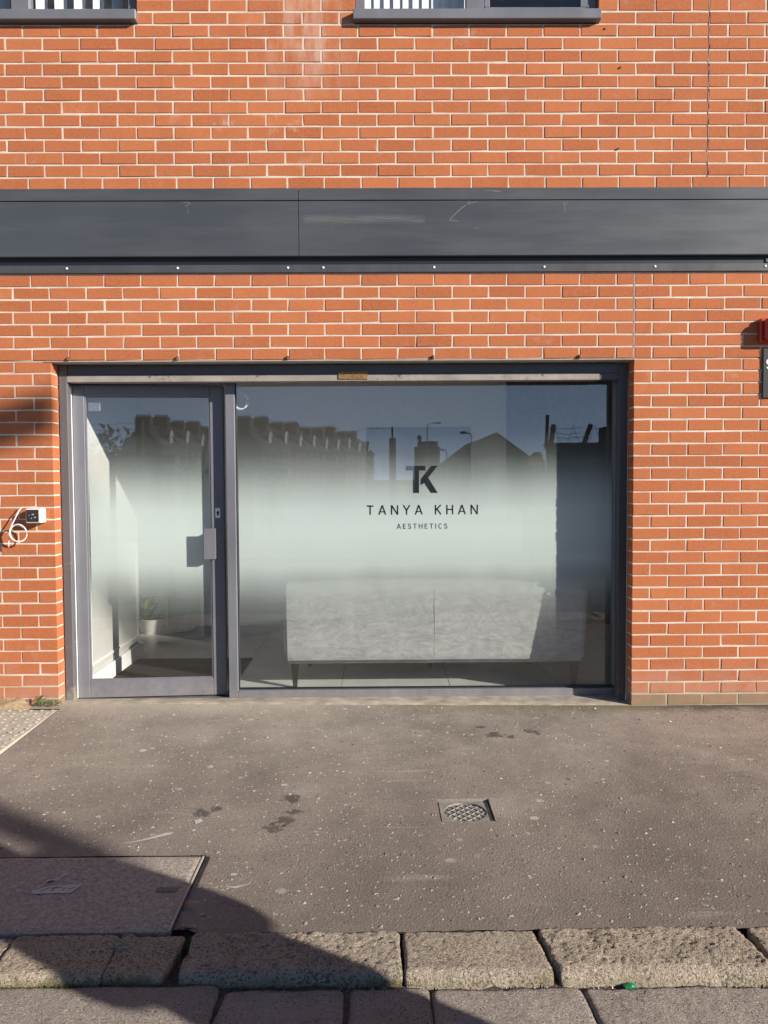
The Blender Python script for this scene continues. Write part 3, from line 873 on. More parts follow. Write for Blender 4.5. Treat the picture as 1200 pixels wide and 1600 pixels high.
for (a, b, c, d) in ((XL, XR, zb_, WL[2] - 3.2), (XL, WL[0] - .003, WL[2] - 3.2, WTOP - 3.2), (WL[1] + .003, WR[0] - .003, WL[2] - 3.2, WTOP - 3.2), (WR[1] + .003, XR, WL[2] - 3.2, WTOP - 3.2), (XL, XR, WTOP - 3.2, zt_)):
    q.box(a, b, rc, .098, c, d)
q.build('mortar', MAT['mortar'], uw)
MB().tube([(EJ + .0025 * math.sin(i * 1.7), .002, .083 + i * .05) for i in range(24)], .004, 6).build('expansion_joint', MAT['sealant'], uw)
for (x, z) in ((-.196, 4.165), (-.1, 3.935), (-.11, 3.45)):
    MB().lathe([(.005, 0), (.005, .002)], (0, 0, 0), 8)
    o = MB().lathe([(.0001, -.0006), (.006, 0), (.0055, .004)], (0, 0, 0), 8).build('drill_hole', MAT['dark_plastic'], uw); o.location = (x, -.0035, z - 3.2); o.rotation_euler = (R(90), 0, 0)

# storey structure behind: rooms, roof slab
bs = tag(empty('building_interior', (0, 0, 0)), 'plain plastered rooms behind the brick front, dim behind the glass', 'building interior')
WW = MAT['white_wall']
MB().box(-4.9, .9, 2.72, 2.85, -.1, 2.6).build('back_wall', WW, bs)
MB().box(-4.9, .9, .3, 2.72, 2.6, 2.72).build('ceiling', WW, bs)
MB().box(-5.0, -4.9, .3, 2.85, -.1, 2.72).build('side_wall', WW, bs)
MB().box(.9, 1.0, .3, 2.85, -.1, 2.72).build('side_wall', WW, bs)
MB().bbox(-3.66, -3.53, .305, 1.42, .0, 2.6, .003).build('side_panel_wall', MAT['panel_paint'], bs)
MB().bbox(-3.53, -3.508, .31, 1.43, .012, .13, .006).build('skirting', MAT['bright_white'], bs)
q = MB()
for (a, b, c, d) in ((.36, 1.36, .19, .20), (.36, 1.36, .9, .912), (.36, .372, .2, .9), (1.35, 1.362, .2, .9)): q.box(-3.53, -3.522, a, b, c, d)
q.build('wall_moulding', MAT['bright_white'], bs)
MB().bbox(-4.88, -1.75, 2.70, 2.72, .012, .12, .004).build('skirting', MAT['bright_white'], bs)
MB().box(-1.70, -.69, 2.6995, 2.719, .012, 1.94).build('doorway_shade_panel', MAT['cabinet_dark'], bs)  # dark panel paints in the shade of an open inner doorway
MB().box(-.34, .9, 2.66, 2.719, .012, 2.6).build('dark_panel', MAT['cabinet_dark'], bs)  # dark panel across the right of the back wall
# upper rooms
MB().box(XL, XR, 2.6, 2.7, 2.9, 5.9).box(XL, XR, .3, 2.6, 3.0, 3.1).box(XL, XR, .1, 2.7, 5.7, 5.8).box(XL - .1, XL, .0, 2.7, 0, 5.8).box(XR, XR + .1, .0, 2.7, 0, 5.8).box(XL, -4.95, .31, .35, 0, 2.9).box(XL, XL + .1, .3, 2.7, 2.9, 5.8).build('upper_room', WW, bs)
floor = tag(MB().box(-4.9, .9, .205, 2.72, -.08, .008).build('shop_floor', MAT['grout']), kind='structure')
tx = [-4.1 + .75 * i for i in range(7)]
ty = [.298, .69, 1.44, 2.19, 2.719]
for i in range(-1, 7):
    for j in range(4):
        a = -4.1 + .75 * i; b = min(.9, a + .746); a = max(-4.9, a)
        if b - a < .05: continue
        q = MB().bbox(a, b, ty[j], ty[j + 1] - .004, .0, .014, .001); q.build('floor_tile', MAT['floor_tile'], floor)

# upper windows
def upper_window(x0, x1, splits, zsill0=4.203, zsill1=4.264):
    fp = MAT['frame_paint']
    w = MB()
    y0, y1 = .035, .09
    zb, zt = zsill1 - 3.2 + .001, WTOP - 3.2
    w.bbox(x0, x0 + .06, y0, y1, zb, zt, .003); w.bbox(x1 - .06, x1, y0, y1, zb, zt, .003)
    w.bbox(x0 + .0605, x1 - .0605, y0, y1, zb - .03, zb + .02, .003); w.bbox(x0 + .0605, x1 - .0605, y0, y1, zt - .06, zt, .003)
    for s in splits: w.bbox(s - .055, s + .055, y0 - .004, y1, zb + .0205, zt - .0605, .003)
    win = w.build('window', fp, uw)
    s_ = MB().bbox(x0 - .012, x1 + .008, -.046, .034, zsill0 - 3.2, zsill1 - 3.2, .004)
    s_.build('sill', fp, win)
    edges = [x0 + .06] + [v for s in splits for v in (s - .055, s + .055)] + [x1 - .06]
    for i in range(0, len(edges), 2):
        MB().box(edges[i], edges[i + 1], .06, .066, zb + .02, zt - .06).build('pane', MAT['glass'], win)
    return win, zb, zt
w1, zb, zt = upper_window(WL[0] + .002, WL[1] - .002, (-3.75,))
for i in range(14):
    x = -4.62 + i * .118
    m_ = Matrix.Translation((x, .17, 0)) @ Matrix.Rotation(R(62 + random.uniform(-6, 6)), 4, 'Z')
    MB().box(-.044, .044, -.0006, .0006, zb + .03, zt - .05, m_).build('blind_slat', MAT['blind_fabric'], w1)
w2, zb, zt = upper_window(WR[0] + .002, WR[1] - .002, (-.98,))
for i in range(11):
    x = -1.62 + i * .06
    m_ = Matrix.Translation((x, .16, 0)) @ Matrix.Rotation(R(18 + random.uniform(-8, 8)), 4, 'Z')
    MB().box(-.040, .040, -.0006, .0006, zb + .03, zt - .05, m_).build('blind_slat', MAT['blind_fabric'], w2)
q = MB().bbox(-.92, -.3, .03, .06, zb + .021, zb + .05, .002).bbox(-.924, -.89, .03, .06, zb + .05, zt - .07, .002).bbox(-.335, -.294, .03, .06, zb + .05, zt - .07, .002)
q.build('sash', MAT['frame_paint'], w2)

# ------------------------------------------------------------------ fascia
fa = tag(empty('fascia', (0, 0, 2.7)), 'long dark grey metal fascia panel with scuffs across the brick front', 'fascia')
FP = MAT['fascia_paint']
for (a, b) in ((XL, -2.0640), (-2.0605, XR)):
    # cladding tray with folded top and bottom
    prof = [(-.0015, 3.128), (-.0465, 3.126), (-.048, 3.122), (-.048, 2.80), (-.046, 2.796), (-.0015, 2.795)]
    q = MB(); n_ = len(prof)
    q.add([(a, y, z - 2.7) for y, z in prof] + [(b, y, z - 2.7) for y, z in prof], [tuple(range(n_)), tuple(range(2 * n_ - 1, n_ - 1, -1))] + [(i, i + n_, (i + 1) % n_ + n_, (i + 1) % n_) for i in range(n_)])
    q.build('cladding_panel', FP, fa)
    prof = [(-.0015, 3.212), (-.034, 3.206), (-.047, 3.134), (-.053, 3.132), (-.053, 3.129), (-.0015, 3.129)]
    q = MB()
    q.add([(a, y, z - 2.7) for y, z in prof] + [(b, y, z - 2.7) for y, z in prof], [tuple(range(n_)), tuple(range(2 * n_ - 1, n_ - 1, -1))] + [(i, i + n_, (i + 1) % n_ + n_, (i + 1) % n_) for i in range(n_)])
    q.build('top_flashing', FP, fa)
MB().bbox(XL, XR, -.016, -.004, .006, .053, .0015).build('lower_strip', MAT['strip_and_shade_paint'], fa)
MB().box(XL, XR, -.012, -.0035, .0532, .0945).build('painted_gap_shade', MAT['black_vinyl'], fa)  # black strip paints in the shade below the cladding panel
for x in (-3.484, -2.808, -2.134, -1.918, -1.239, -.562, .12, .8):
    o = MB().lathe([(.0075, 0), (.0075, .002), (.005, .0045), (.001, .005)], (0, 0, 0), 12).build('screw', MAT['white_plastic'], fa)
    o.location = (x, -.0162, .034); o.rotation_euler = (R(90), 0, 0)
simple('scuff_grey', (.17, .165, .155), .7)
q = MB()
def scuff(pts, w):
    for (ax, az), (bx, bz) in zip(pts[:-1], pts[1:]):
        d_ = Vector((bx - ax, bz - az)).normalized(); nx_, nz_ = -d_.y * w / 2, d_.x * w / 2
        q.prism([(ax + nx_, az + nz_), (bx + nx_, bz + nz_), (bx - nx_, bz - nz_), (ax - nx_, az - nz_)], -.0488, -.0480)
scuff([(-1.145, .312), (-1.08, .375), (-1.02, .418)], .004); scuff([(-1.15, .306), (-1.09, .302)], .003); scuff([(-1.05, .40), (-.98, .418)], .003)
scuff([(-2.76, .418), (-2.735, .42), (-2.715, .412), (-2.75, .395)], .004); scuff([(-2.735, .39), (-2.73, .37), (-2.735, .35)], .002)
scuff([(-.455, .415), (-.45, .395), (-.445, .36)], .0035); scuff([(-.45, .395), (-.425, .418)], .003); scuff([(-1.0, .26), (-.965, .255)], .002); scuff([(-1.95, .315), (-1.5, .318)], .0015)
tag(q.build('scuff', MAT['scuff_grey'], fa), kind='stuff')
MB().bbox(.80, .87, -.02, -.004, .0565, .085, .003).build('strap_end', MAT['strip_and_shade_paint'], fa)

# ------------------------------------------------------------------ shop window, shutter rails, door
FR = MAT['frame_paint']; GP = MAT['guide_paint']
sw = tag(empty('shop_window', (-1.3, .2, 0)), 'wide frosted shop window in grey metal framing with black lettering', 'shop window')
def loc(o): o.matrix_parent_inverse = Matrix.Translation((1.3, -.2, 0)); return o
loc(MB().bbox(-3.598, -3.545, .1, .16, .02, 2.166, .003).build('shutter_rail', GP, sw))
loc(MB().bbox(-.058, -.004, .1, .16, .0, 2.166, .003).build('shutter_rail', MAT['strip_and_shade_paint'], sw))  # darker than the left rail: its shade is put into the colour
loc(MB().bbox(-3.5445, -.0585, .104, .19, 2.1015, 2.166, .003).build('header', MAT['strip_and_shade_paint'], sw))  # dark colour paints in the shade under the lintel
loc(MB().bbox(-3.5445, -.185, .099, .175, 2.058, 2.101, .002).build('batten', MAT['weathered_batten'], sw))
loc(MB().bbox(-.1845, -.0585, .107, .175, 2.06, 2.101, .002).build('shaded_batten_end', MAT['strip_and_shade_paint'], sw))  # end of the batten painted dark as the right reveal's shade
loc(MB().bbox(-1.838, -1.65, .093, .0985, 2.068, 2.116, .002).build('plaque', MAT['brass_plaque'], sw))
# fixed frame
loc(MB().bbox(-2.5735, -2.513, .2, .285, .012, 2.075, .003).build('mullion', FR, sw))
loc(MB().bbox(-2.5125, -.0035, .2, .285, .008, .058, .003).build('bottom_rail', FR, sw))
loc(MB().bbox(-2.5125, -.0035, .205, .285, 2.078, 2.18, .003).build('top_rail', FR, sw))
loc(MB().bbox(-.05, -.0035, .206, .286, .0665, 2.0775, .003).build('right_stile', FR, sw))
loc(MB().bbox(-3.598, -3.562, .2, .285, .012, 2.075, .003).build('left_stile', FR, sw))
loc(MB().bbox(-3.598, -2.574, .215, .285, 2.0615, 2.175, .003).build('door_head', FR, sw))
# pale sealant bead beside the rail and dark glazing gasket
loc(MB().bbox(-3.5615, -3.5575, .158, .203, .02, 2.05, .001).build('sealant_bead', MAT['bright_white'], sw))
loc(MB().box(-2.5128, -2.507, .222, .235, .067, 2.077).box(-2.506, -.051, .222, .235, .0665, .072).box(-2.506, -.051, .222, .235, 2.072, 2.0775).build('gasket', MAT['black_vinyl'], sw))
pane = loc(MB().box(-2.507, -.0505, .236, .242, .067, 2.0775).build('pane', MAT['glass'], sw))
film = MB().add([(-2.506, .2625, .068), (-.0515, .2625, .068), (-.0515, .2625, 2.077), (-2.506, .2625, 2.077)], [(0, 1, 2, 3)]).build('frosted_film', MAT['frosted_film'], pane)
# film is laid in three sheets: hairline joints
# monogram
BV = MAT['black_vinyl']
q = MB()
x0, x1, zt_, zb_ = -1.408, -1.198, 1.524, 1.346
q.prism([(x0, zt_), (x0, zt_ - .030), (x0 + .047, zt_ - .030), (x0 + .047, zb_), (x0 + .087, zb_), (x0 + .087, zt_ - .030), (x0 + .129, zt_ - .030), (x0 + .129, zt_)], .2612, .2621)
q.build('logo_letter', BV, pane)
q = MB()
q.prism([(x1 - .042, zt_), (x1, zt_), (x1 - .063, zt_ - .078), (x1, zb_), (x1 - .046, zb_), (x1 - .0885, zt_ - .112), (x1 - .1125, zt_ - .127), (x1 - .1125, zt_ - .088)], .2612, .2621)
q.build('logo_letter', BV, pane)
# lettering, built from strokes
def stroke_letter(ch, x, z, w, h, t):
    """thin sans letter as quads in XZ; x,z = lower left"""
    q = MB()
    def ln(ax, az, bx, bz, tt=t):
        A = Vector((x + ax * w, 0, z + az * h)); B = Vector((x + bx * w, 0, z + bz * h))
        d = (B - A).normalized(); n_ = Vector((-d.z, 0, d.x)) * tt / 2
        q.prism([((A - n_).x, (A - n_).z), ((B - n_).x, (B - n_).z), ((B + n_).x, (B + n_).z), ((A + n_).x, (A + n_).z)], .2614, .2618 + random.uniform(0, .0003))
    def arc(cx, cz, rx, rz, a0, a1, n=8):
        for i in range(n):
            a, b = R(a0 + (a1 - a0) * i / n), R(a0 + (a1 - a0) * (i + 1.08) / n)
            ln(cx + rx * math.cos(a), cz + rz * math.sin(a), cx + rx * math.cos(b), cz + rz * math.sin(b))
    k = t / h / 2; kw = t / w / 2
    if ch == 'T': ln(0, 1 - k, 1, 1 - k); ln(.5, 0, .5, 1)
    if ch == 'A': ln(kw * .7, 0, .5, 1); ln(1 - kw * .7, 0, .5, 1); ln(.2, .31, .8, .31, t * .8)
    if ch == 'N': ln(kw, 0, kw, 1); ln(1 - kw, 0, 1 - kw, 1); ln(kw, 1, 1 - kw, 0)
    if ch == 'Y': ln(kw * .5, 1, .5, .45); ln(1 - kw * .5, 1, .5, .45); ln(.5, 0, .5, .47)
    if ch == 'K': ln(kw, 0, kw, 1); ln(1 - kw, 1, kw, .45); ln(1 - kw * .7, 0, .32, .58)
    if ch == 'H': ln(kw, 0, kw, 1); ln(1 - kw, 0, 1 - kw, 1); ln(0, .53, 1, .53, t * .9)
    if ch == 'E': ln(kw, 0, kw, 1); ln(0, 1 - k, 1, 1 - k); ln(0, .52, .9, .52); ln(0, k, 1, k)
    if ch == 'I': ln(.5, 0, .5, 1)
    if ch == 'C': arc(.58, .5, .5, .46, 50, 310, 12)
    if ch == 'S': arc(.5, .745, .42, .21, 20, 270, 8); arc(.5, .255, .42, .22, 90, -160, 8)
    return q
def word(s, xa, xb, z, h, t, wr):
    # letter widths relative to the height, evenly tracked
    ws = [h * (wr.get(c, .72)) for c in s]
    tot = sum(ws); gap = ((xb - xa) - tot) / (len(s) - 1); x = xa
    for c, w in zip(s, ws):
        if c != ' ': stroke_letter(c, x, z, w, h, t).build('letter', BV, pane)
        x += w + gap
word('TANYA KHAN', -1.665, -.934, 1.204, .062, .0088, {'T': .72, 'A': .82, 'N': .78, 'Y': .74, 'K': .70, 'H': .74, ' ': .28})
word('AESTHETICS', -1.468, -1.136, 1.111, .033, .0045, {'A': .8, 'E': .58, 'S': .62, 'T': .68, 'H': .74, 'I': .2, 'C': .72})

# a loop of white cable hanging inside at the top left corner of the window
q = MB()
for k, (rx, rz, dx) in enumerate(((.042, .055, 0), (.046, .050, .006), (.040, .058, -.004))):
    q.tube([(-2.487 + dx + rx * math.sin(a), .285 + .004 * k, 1.955 + rz * math.cos(a)) for a in [2 * PI * i / 22 for i in range(23)]], .0026, 6)
tag(q.build('cable_loop', MAT['white_plastic'], smooth=True), 'small coil of thin white cable inside the top left corner of the wide window', 'cable')

# door, standing slightly ajar inwards (hinged on the left)
DA = R(3.7)
dr = tag(empty('shop_door', (-3.560, .203, 0), DA), 'grey metal glazed shop door with pull handle, slightly ajar', 'door')
DW = .962                                    # leaf width in its own frame, x from 0
st = MB().bbox(0.003, .078, 0, .055, .016, 2.055, .003); st.build('hinge_stile', FR, dr)
MB().bbox(DW - .086, DW, 0, .055, .016, 2.055, .003).build('lock_stile', FR, dr)
MB().bbox(.0785, DW - .0865, .001, .054, .016, .131, .003).build('bottom_rail', FR, dr)
MB().bbox(.0785, DW - .0865, .001, .054, 1.985, 2.055, .003).build('top_rail', FR, dr)
MB().box(.0785, .086, .006, .02, .1315, 1.9845).box(DW - .094, DW - .0865, .006, .02, .1315, 1.9845).box(.0865, DW - .0945, .006, .02, .1315, .139).box(.0865, DW - .0945, .006, .02, 1.977, 1.9845).build('glazing_bead', FR, dr)
dp = MB().box(.0865, DW - .0945, .021, .027, .1315, 1.9845).build('pane', MAT['glass'], dr)
MB().add([(.087, .047, .132), (DW - .095, .047, .132), (DW - .095, .047, 1.984), (.087, .047, 1.984)], [(0, 1, 2, 3)]).build('frosted_film', MAT['frosted_film'], dp)
# box pull: plate stood off on a return
h_ = MB().bbox(DW - .13, DW - .055, -.046, -.040, .922, 1.123, .0015).bbox(DW - .061, DW - .055, -.040, .0, .922, 1.123, .0015)
h_.build('pull_handle', FR, dr)
lk = MB().bbox(DW - .058, DW - .026, -.005, -.0005, 1.19, 1.254, .002).build('lock_plate', MAT['bright_white'], dr)
MB().lathe([(.0085, 0), (.0085, .004), (.006, .0055)], (0, 0, 0), 14)
o = MB().lathe([(.0085, 0), (.0085, .004), (.006, .0055)], (0, 0, 0), 14).bbox(-.0055, .0055, -.019, -.004, .0, .0045, .001).build('keyhole', MAT['black_vinyl'], lk)
o.location = (DW - .042, -.005, 1.226); o.rotation_euler = (R(90), 0, 0)
MB().bbox(.0865, .165, .049, .056, 1.89, 1.955, .003).build('closer_plate', MAT['grey_metal'], dr)

# cement threshold under frame and door
q = MB(); nx = 150
for i in range(nx + 1):
    x = -3.6 + 3.6 * i / nx
    y = -.012 + .016 * mnoise.noise((x * 5, 2, 0)) + .008 * mnoise.noise((x * 23, 4, 0))
    q.v += [(x, y, zg(x, 0) - .01), (x, y + .02, zg(x, 0) + .004 + .002 * mnoise.noise((x * 31, 1, 1))), (x, .1, zg(x, 0) * .7 + .006), (x, .21, .0115)]
for i in range(nx):
    for j in range(3): a = i * 4 + j; q.f.append((a, a + 4, a + 5, a + 1))
tag(q.build('threshold', MAT['threshold_cement'], smooth=True), kind='structure')

# ------------------------------------------------------------------ inside the shop
sf = tag(empty('sofa', (-1.213, .7, .014)), 'grey crushed velvet sofa with its back to the shop window', 'sofa')
def sofa_part(name, x0, x1, y0t, y0b, y1, z0, z1, b, mat='grey_velvet', res=1):
    bm = bmesh.new()
    vs = [bm.verts.new(c) for c in ((x0, y0b, z0), (x1, y0b, z0), (x0, y1, z0), (x1, y1, z0), (x0, y0t, z1), (x1, y0t, z1), (x0, y1, z1), (x1, y1, z1))]
    for f in [(0, 2, 3, 1), (4, 5, 7, 6), (0, 1, 5, 4), (2, 6, 7, 3), (0, 4, 6, 2), (1, 3, 7, 5)]: bm.faces.new([vs[i] for i in f])
    bmesh.ops.bevel(bm, geom=bm.edges[:], offset=b, segments=5, affect='EDGES')
    bmesh.ops.subdivide_edges(bm, edges=[e for e in bm.edges if e.calc_length() > .15], cuts=10, use_grid_fill=True)
    for v in bm.verts:
        n_ = mnoise.noise((v.co.x * 5, v.co.y * 5, v.co.z * 5)); v.co.y += .004 * n_; v.co.z += .003 * mnoise.noise((v.co.x * 3, 7, v.co.y * 3))
        if v.co.z > z1 - .1 and name == 'back': v.co.z -= .012 * ((v.co.x - (x0 + x1) / 2) / (x1 - x0) * 2) ** 2
    bmesh.ops.recalc_face_normals(bm, faces=bm.faces[:])
    me = bpy.data.meshes.new(name); bm.to_mesh(me); bm.free(); me.materials.append(MAT[mat]); me.shade_smooth()
    o = link(name, me, sf); wn_ = o.modifiers.new('even_normals', 'WEIGHTED_NORMAL'); wn_.weight = 100; o.matrix_parent_inverse = Matrix.Translation((1.213, -.7, -.014)); return o
bk = sofa_part('back', -2.237, -.188, .298, .365, .56, .188, .748, .03)
sm_ = MB().tube([(-1.2155, .3645 - .002, .21), (-1.2155, .336, .42), (-1.2155, .311, .62), (-1.2155, .3025, .70), (-1.2155, .312, .735)], .0015, 6).build('seam', MAT['grey_velvet'], sf)
sm_.matrix_parent_inverse = Matrix.Translation((1.213, -.7, -.014))
sofa_part('seat', -2.11, -.31, .565, .565, 1.16, .188, .44, .03)
sofa_part('arm', -2.235, -2.112, .565, .565, 1.15, .188, .60, .03)
sofa_part('arm', -.308, -.19, .565, .565, 1.15, .188, .60, .03)
for (x, y) in ((-2.165, .43), (-.255, .43), (-2.12, 1.05), (-1.21, .95), (-.44, 1.05)):
    q = MB().lathe([(.014, .0), (.026, .176)], (0, 0, 0), 14)
    q = MB(); a, b = .013, .027
    q.add([(-a, -a, 0), (a, -a, 0), (a, a, 0), (-a, a, 0), (-b, -b, .178), (b, -b, .178), (b, b, .178), (-b, b, .178)], [(3, 2, 1, 0), (4, 5, 6, 7), (0, 1, 5, 4), (1, 2, 6, 5), (2, 3, 7, 6), (3, 0, 4, 7)])
    o = q.build('leg', MAT['dark_wood'], sf); o.location = (x + 1.213, y - .7, 0)

MB().box(0, 0, 0, 0, 0, 0)
mt = slabmesh(-3.50, -2.60, .33, 1.29, .026, .012, .0015, .03, .003).build('doormat', MAT['mat_fibre'])
tag(mt, 'dark brown fibre doormat on the tiled floor behind the door', 'doormat')
# plant and pot, low cabinet at the back
pl = tag(empty('potted_plant', (-3.72, 2.38, .014)), 'leafy plant in a white pot at the back of the shop behind the door', 'plant')
smooth_angle(MB().lathe([(.09, 0), (.12, .13), (.125, .135), (.11, .137), (.105, .12), (.02, .118)], (0, 0, 0), 20).build('pot', MAT['pot_white'], pl))
q = MB()
for i in range(150):
    a = random.uniform(0, 6.28); e = random.uniform(.1, 1.3)
    d = (math.cos(a) * math.cos(e), math.sin(a) * math.cos(e), math.sin(e)); c = Vector((-.06, 0, .13)) + Vector(d) * random.uniform(.02, .16)
    leafquad(q, c, d, .04, .09, .01)
q.build('foliage', MAT['leaf'], pl)
cb = tag(empty('low_cabinet', (-3.42, 2.52, .014)), 'low dark cabinet against the back wall of the shop', 'cabinet')
MB().bbox(-.14, .1, -.15, .15, .03, .42, .005).build('carcass', MAT['cabinet_dark'], cb)
MB().bbox(-.13, .09, -.13, .13, .0, .0295, .002).build('plinth', MAT['dark_wood'], cb)
MB().bbox(-.13, .09, -.166, -.151, .05, .40, .004).build('door', MAT['cabinet_dark'], cb)

# ------------------------------------------------------------------ things fixed to the wall
jb = tag(empty('junction_box', (-3.70, -.035, 1.225)), 'small white square box with dark face fixed to the left brick pier', 'junction box')
MB().bbox(-.047, .047, -.038, .036, -.044, .044, .004).build('housing', MAT['white_plastic'], jb)
MB().bbox(-.042, .034, -.0415, -.0385, -.037, .038, .002).build('face', MAT['dark_plastic'], jb)
q = MB()
for (x, z, r_) in ((-.005, .008, .008), (.008, -.01, .007), (-.012, -.016, .006), (-.025, .004, .004)):
    p_ = MB().lathe([(r_, 0), (r_ * .7, .004)], (0, 0, 0), 10)
    q.add([(v[0] + x, -.0415 - v[2], v[1] + z) for v in p_.v], p_.f)
q.build('terminal', MAT['stainless'], jb)
q = MB()
pts = [(-3.8, .0, 1.278), (-3.80, -.02, 1.272), (-3.812, -.038, 1.24), (-3.835, -.05, 1.185)]
for i in range(54):
    a = R(160) + 2 * PI * i / 24; rr = .049 + .006 * math.sin(i * .23)
    pts.append((-3.806 + rr * math.cos(a) + .004 * math.sin(i * .2), -.055 - .006 * math.cos(i * .15), 1.122 + rr * 1.05 * math.sin(a) + .004 * math.sin(i * .31)))
pts += [(-3.86, -.05, 1.10), (-3.868, -.045, 1.06), (-3.87, -.042, 1.03)]
q.tube(pts, .0036, 7)
tag(q.build('wall_cable', MAT['white_plastic'], smooth=True), 'white cable coiled in a loop hanging out of the left brick pier', 'cable')

# alarm box and sign cut by the right edge of the picture
ab = tag(empty('alarm_box', (.86, -.03, 2.34)), 'red ribbed alarm sounder box on the right brick pier above the black sign', 'alarm box')
MB().bbox(-.095, .095, -.008, .03, -.072, .072, .006).build('base', MAT['red_plastic'], ab)
MB().bbox(-.078, .078, -.05, -.0085, -.064, .066, .012).build('cover', MAT['red_plastic'], ab)
for i in range(4): MB().bbox(-.06, .06, -.058, -.0505, -.048 + i * .026, -.034 + i * .026, .003).build('rib', MAT['red_plastic'], ab)
sg = tag(empty('wall_sign', (1.05, -.01, 2.08)), 'black sign plate with white lettering cut by the right picture edge', 'sign')
MB().bbox(-.252, .252, -.004, .006, -.152, .152, .002).build('plate', MAT['sign_black'], sg)
q = MB()
def sarc(cx, cz, r_, a0, a1, n=10, t=.011):
    for i in range(n):
        a, b = R(a0 + (a1 - a0) * i / n), R(a0 + (a1 - a0) * (i + 1.1) / n)
        q.prism([(cx + (r_ + t / 2) * math.cos(a), cz + (r_ + t / 2) * math.sin(a)), (cx + (r_ + t / 2) * math.cos(b), cz + (r_ + t / 2) * math.sin(b)), (cx + (r_ - t / 2) * math.cos(b), cz + (r_ - t / 2) * math.sin(b)), (cx + (r_ - t / 2) * math.cos(a), cz + (r_ - t / 2) * math.sin(a))], -.0062, -.0046 + random.uniform(0, .0003))
sarc(-.216, .069, .0135, 20, 270); sarc(-.216, .042, .0135, 90, -160)
q.build('letter', MAT['bright_white'], sg)

# ------------------------------------------------------------------ small things on the ground
wd = tag(empty('weed', (-3.685, -.045, .045)), 'small green weed growing at the foot of the left brick pier', 'weed')
q = MB()
for i in range(90):
    bx = random.choice((-.03, -.015, .0, .03, .06, .085)); a = random.uniform(0, 6.28); e = random.uniform(.0, 1.1)
    hgt = .055 if bx < .02 else .022
    c = Vector((bx + random.gauss(0, .016), random.gauss(-.012, .014), random.uniform(0, hgt)))
    leafquad(q, c, (math.cos(a) * math.cos(e), math.sin(a) * math.cos(e), math.sin(e)), random.uniform(.008, .014), random.uniform(.012, .026), .003)
q.build('leaves', MAT['leaf'], wd)
q = MB()
for bx in (-.03, -.012, .002, .035, .06, .085): q.tube([(bx, -.012, -.005), (bx + random.gauss(0, .006), -.014, .03), (bx + random.gauss(0, .012), -.016, .06 if bx < .02 else .03)], .0016, 5)
q.build('stem', MAT['leaf'], wd)
q = MB(); nn = 22
for j in range(nn + 1):
    for i in range(nn + 1):
        x = -4.1 + .36 * i / nn; y = -.12 + .13 * j / nn
        e = min(i, nn - i, 2 * j, 9) / 6; hgt = min(1, max(0, e)) * .045 * (.6 + .4 * j / nn)
        q.v.append((x, y, zg(-3.8, 0) - .006 + hgt * (1 + .35 * mnoise.noise((x * 18, y * 18, 0))) + .004 * mnoise.noise((x * 80, y * 80, 0)) * min(1, e)))
for j in range(nn):
    for i in range(nn): a = j * (nn + 1) + i; q.f.append((a, a + 1, a + nn + 2, a + nn + 1))
tag(q.build('sand_heap', MAT['sand'], smooth=True), 'little heap of yellow sand swept against the left brick pier', 'sand', kind='stuff')
q = MB()
for i in range(420):
    u = random.random()
    if u < .3: x, y, z = random.gauss(-.43, .012), random.uniform(-2.6, -2.44), -.03
    elif u < .55: x, y, z = random.gauss(-2.19, .014), random.gauss(-2.43, .018), -.02
    else: x, y, z = random.uniform(-2.72, -2.45), random.gauss(-2.622, .004), -.028
    a = random.uniform(0, 6.28); e = random.uniform(.3, 1.4)
    leafquad(q, (x, y, z), (math.cos(a) * math.cos(e), math.sin(a) * math.cos(e), math.sin(e)), .004, random.uniform(.006, .014), .001)
tag(q.build('kerb_moss', MAT['moss'], kerb), kind='stuff')
# crumpled bit of green glass in the gutter joint
bm = bmesh.new(); bmesh.ops.create_icosphere(bm, subdivisions=2, radius=1)
for v in bm.verts:
    n_ = 1 + .25 * mnoise.noise(v.co * 1.6); v.co = Vector((v.co.x * .021 * n_, v.co.y * .012 * n_, v.co.z * .010 * n_))
me = bpy.data.meshes.new('bottle_shard'); bm.to_mesh(me); bm.free(); me.materials.append(MAT['green_glass'])
tag(link('bottle_shard', me, None, (-.874, -2.642, -.026)), 'green glass bottle shard lying in the joint before the kerb stone', 'glass shard')
for i, (x, y) in enumerate(((-1.66, -.06), (-.25, -.075), (-.62, -.62), (.12, -.33), (-2.33, -.62))):
    q = MB(); s = .011
    q.add([(-s, 0, .0), (0, -s * .6, .003), (s * 1.1, 0, .001), (.2 * s, s * .7, .004), (0, 0, .006)], [(0, 1, 4), (1, 2, 4), (2, 3, 4), (3, 0, 4), (3, 2, 1, 0)])
    o = q.build('litter_scrap', MAT['bright_white']); o.location = (x, y, pz(x, y) + .0012); o.rotation_euler = (0, 0, random.uniform(0, 6))
    tag(o, ['tiny white scrap at the foot of the wide window near the sofa', 'tiny white scrap beside the mossy foot of the right pier', 'tiny white scrap in the middle of the asphalt before the right half of the window', 'tiny white scrap on the asphalt before the right brick pier', 'tiny white scrap on the asphalt before the door mullion'][i], 'litter', 'white scraps of litter')

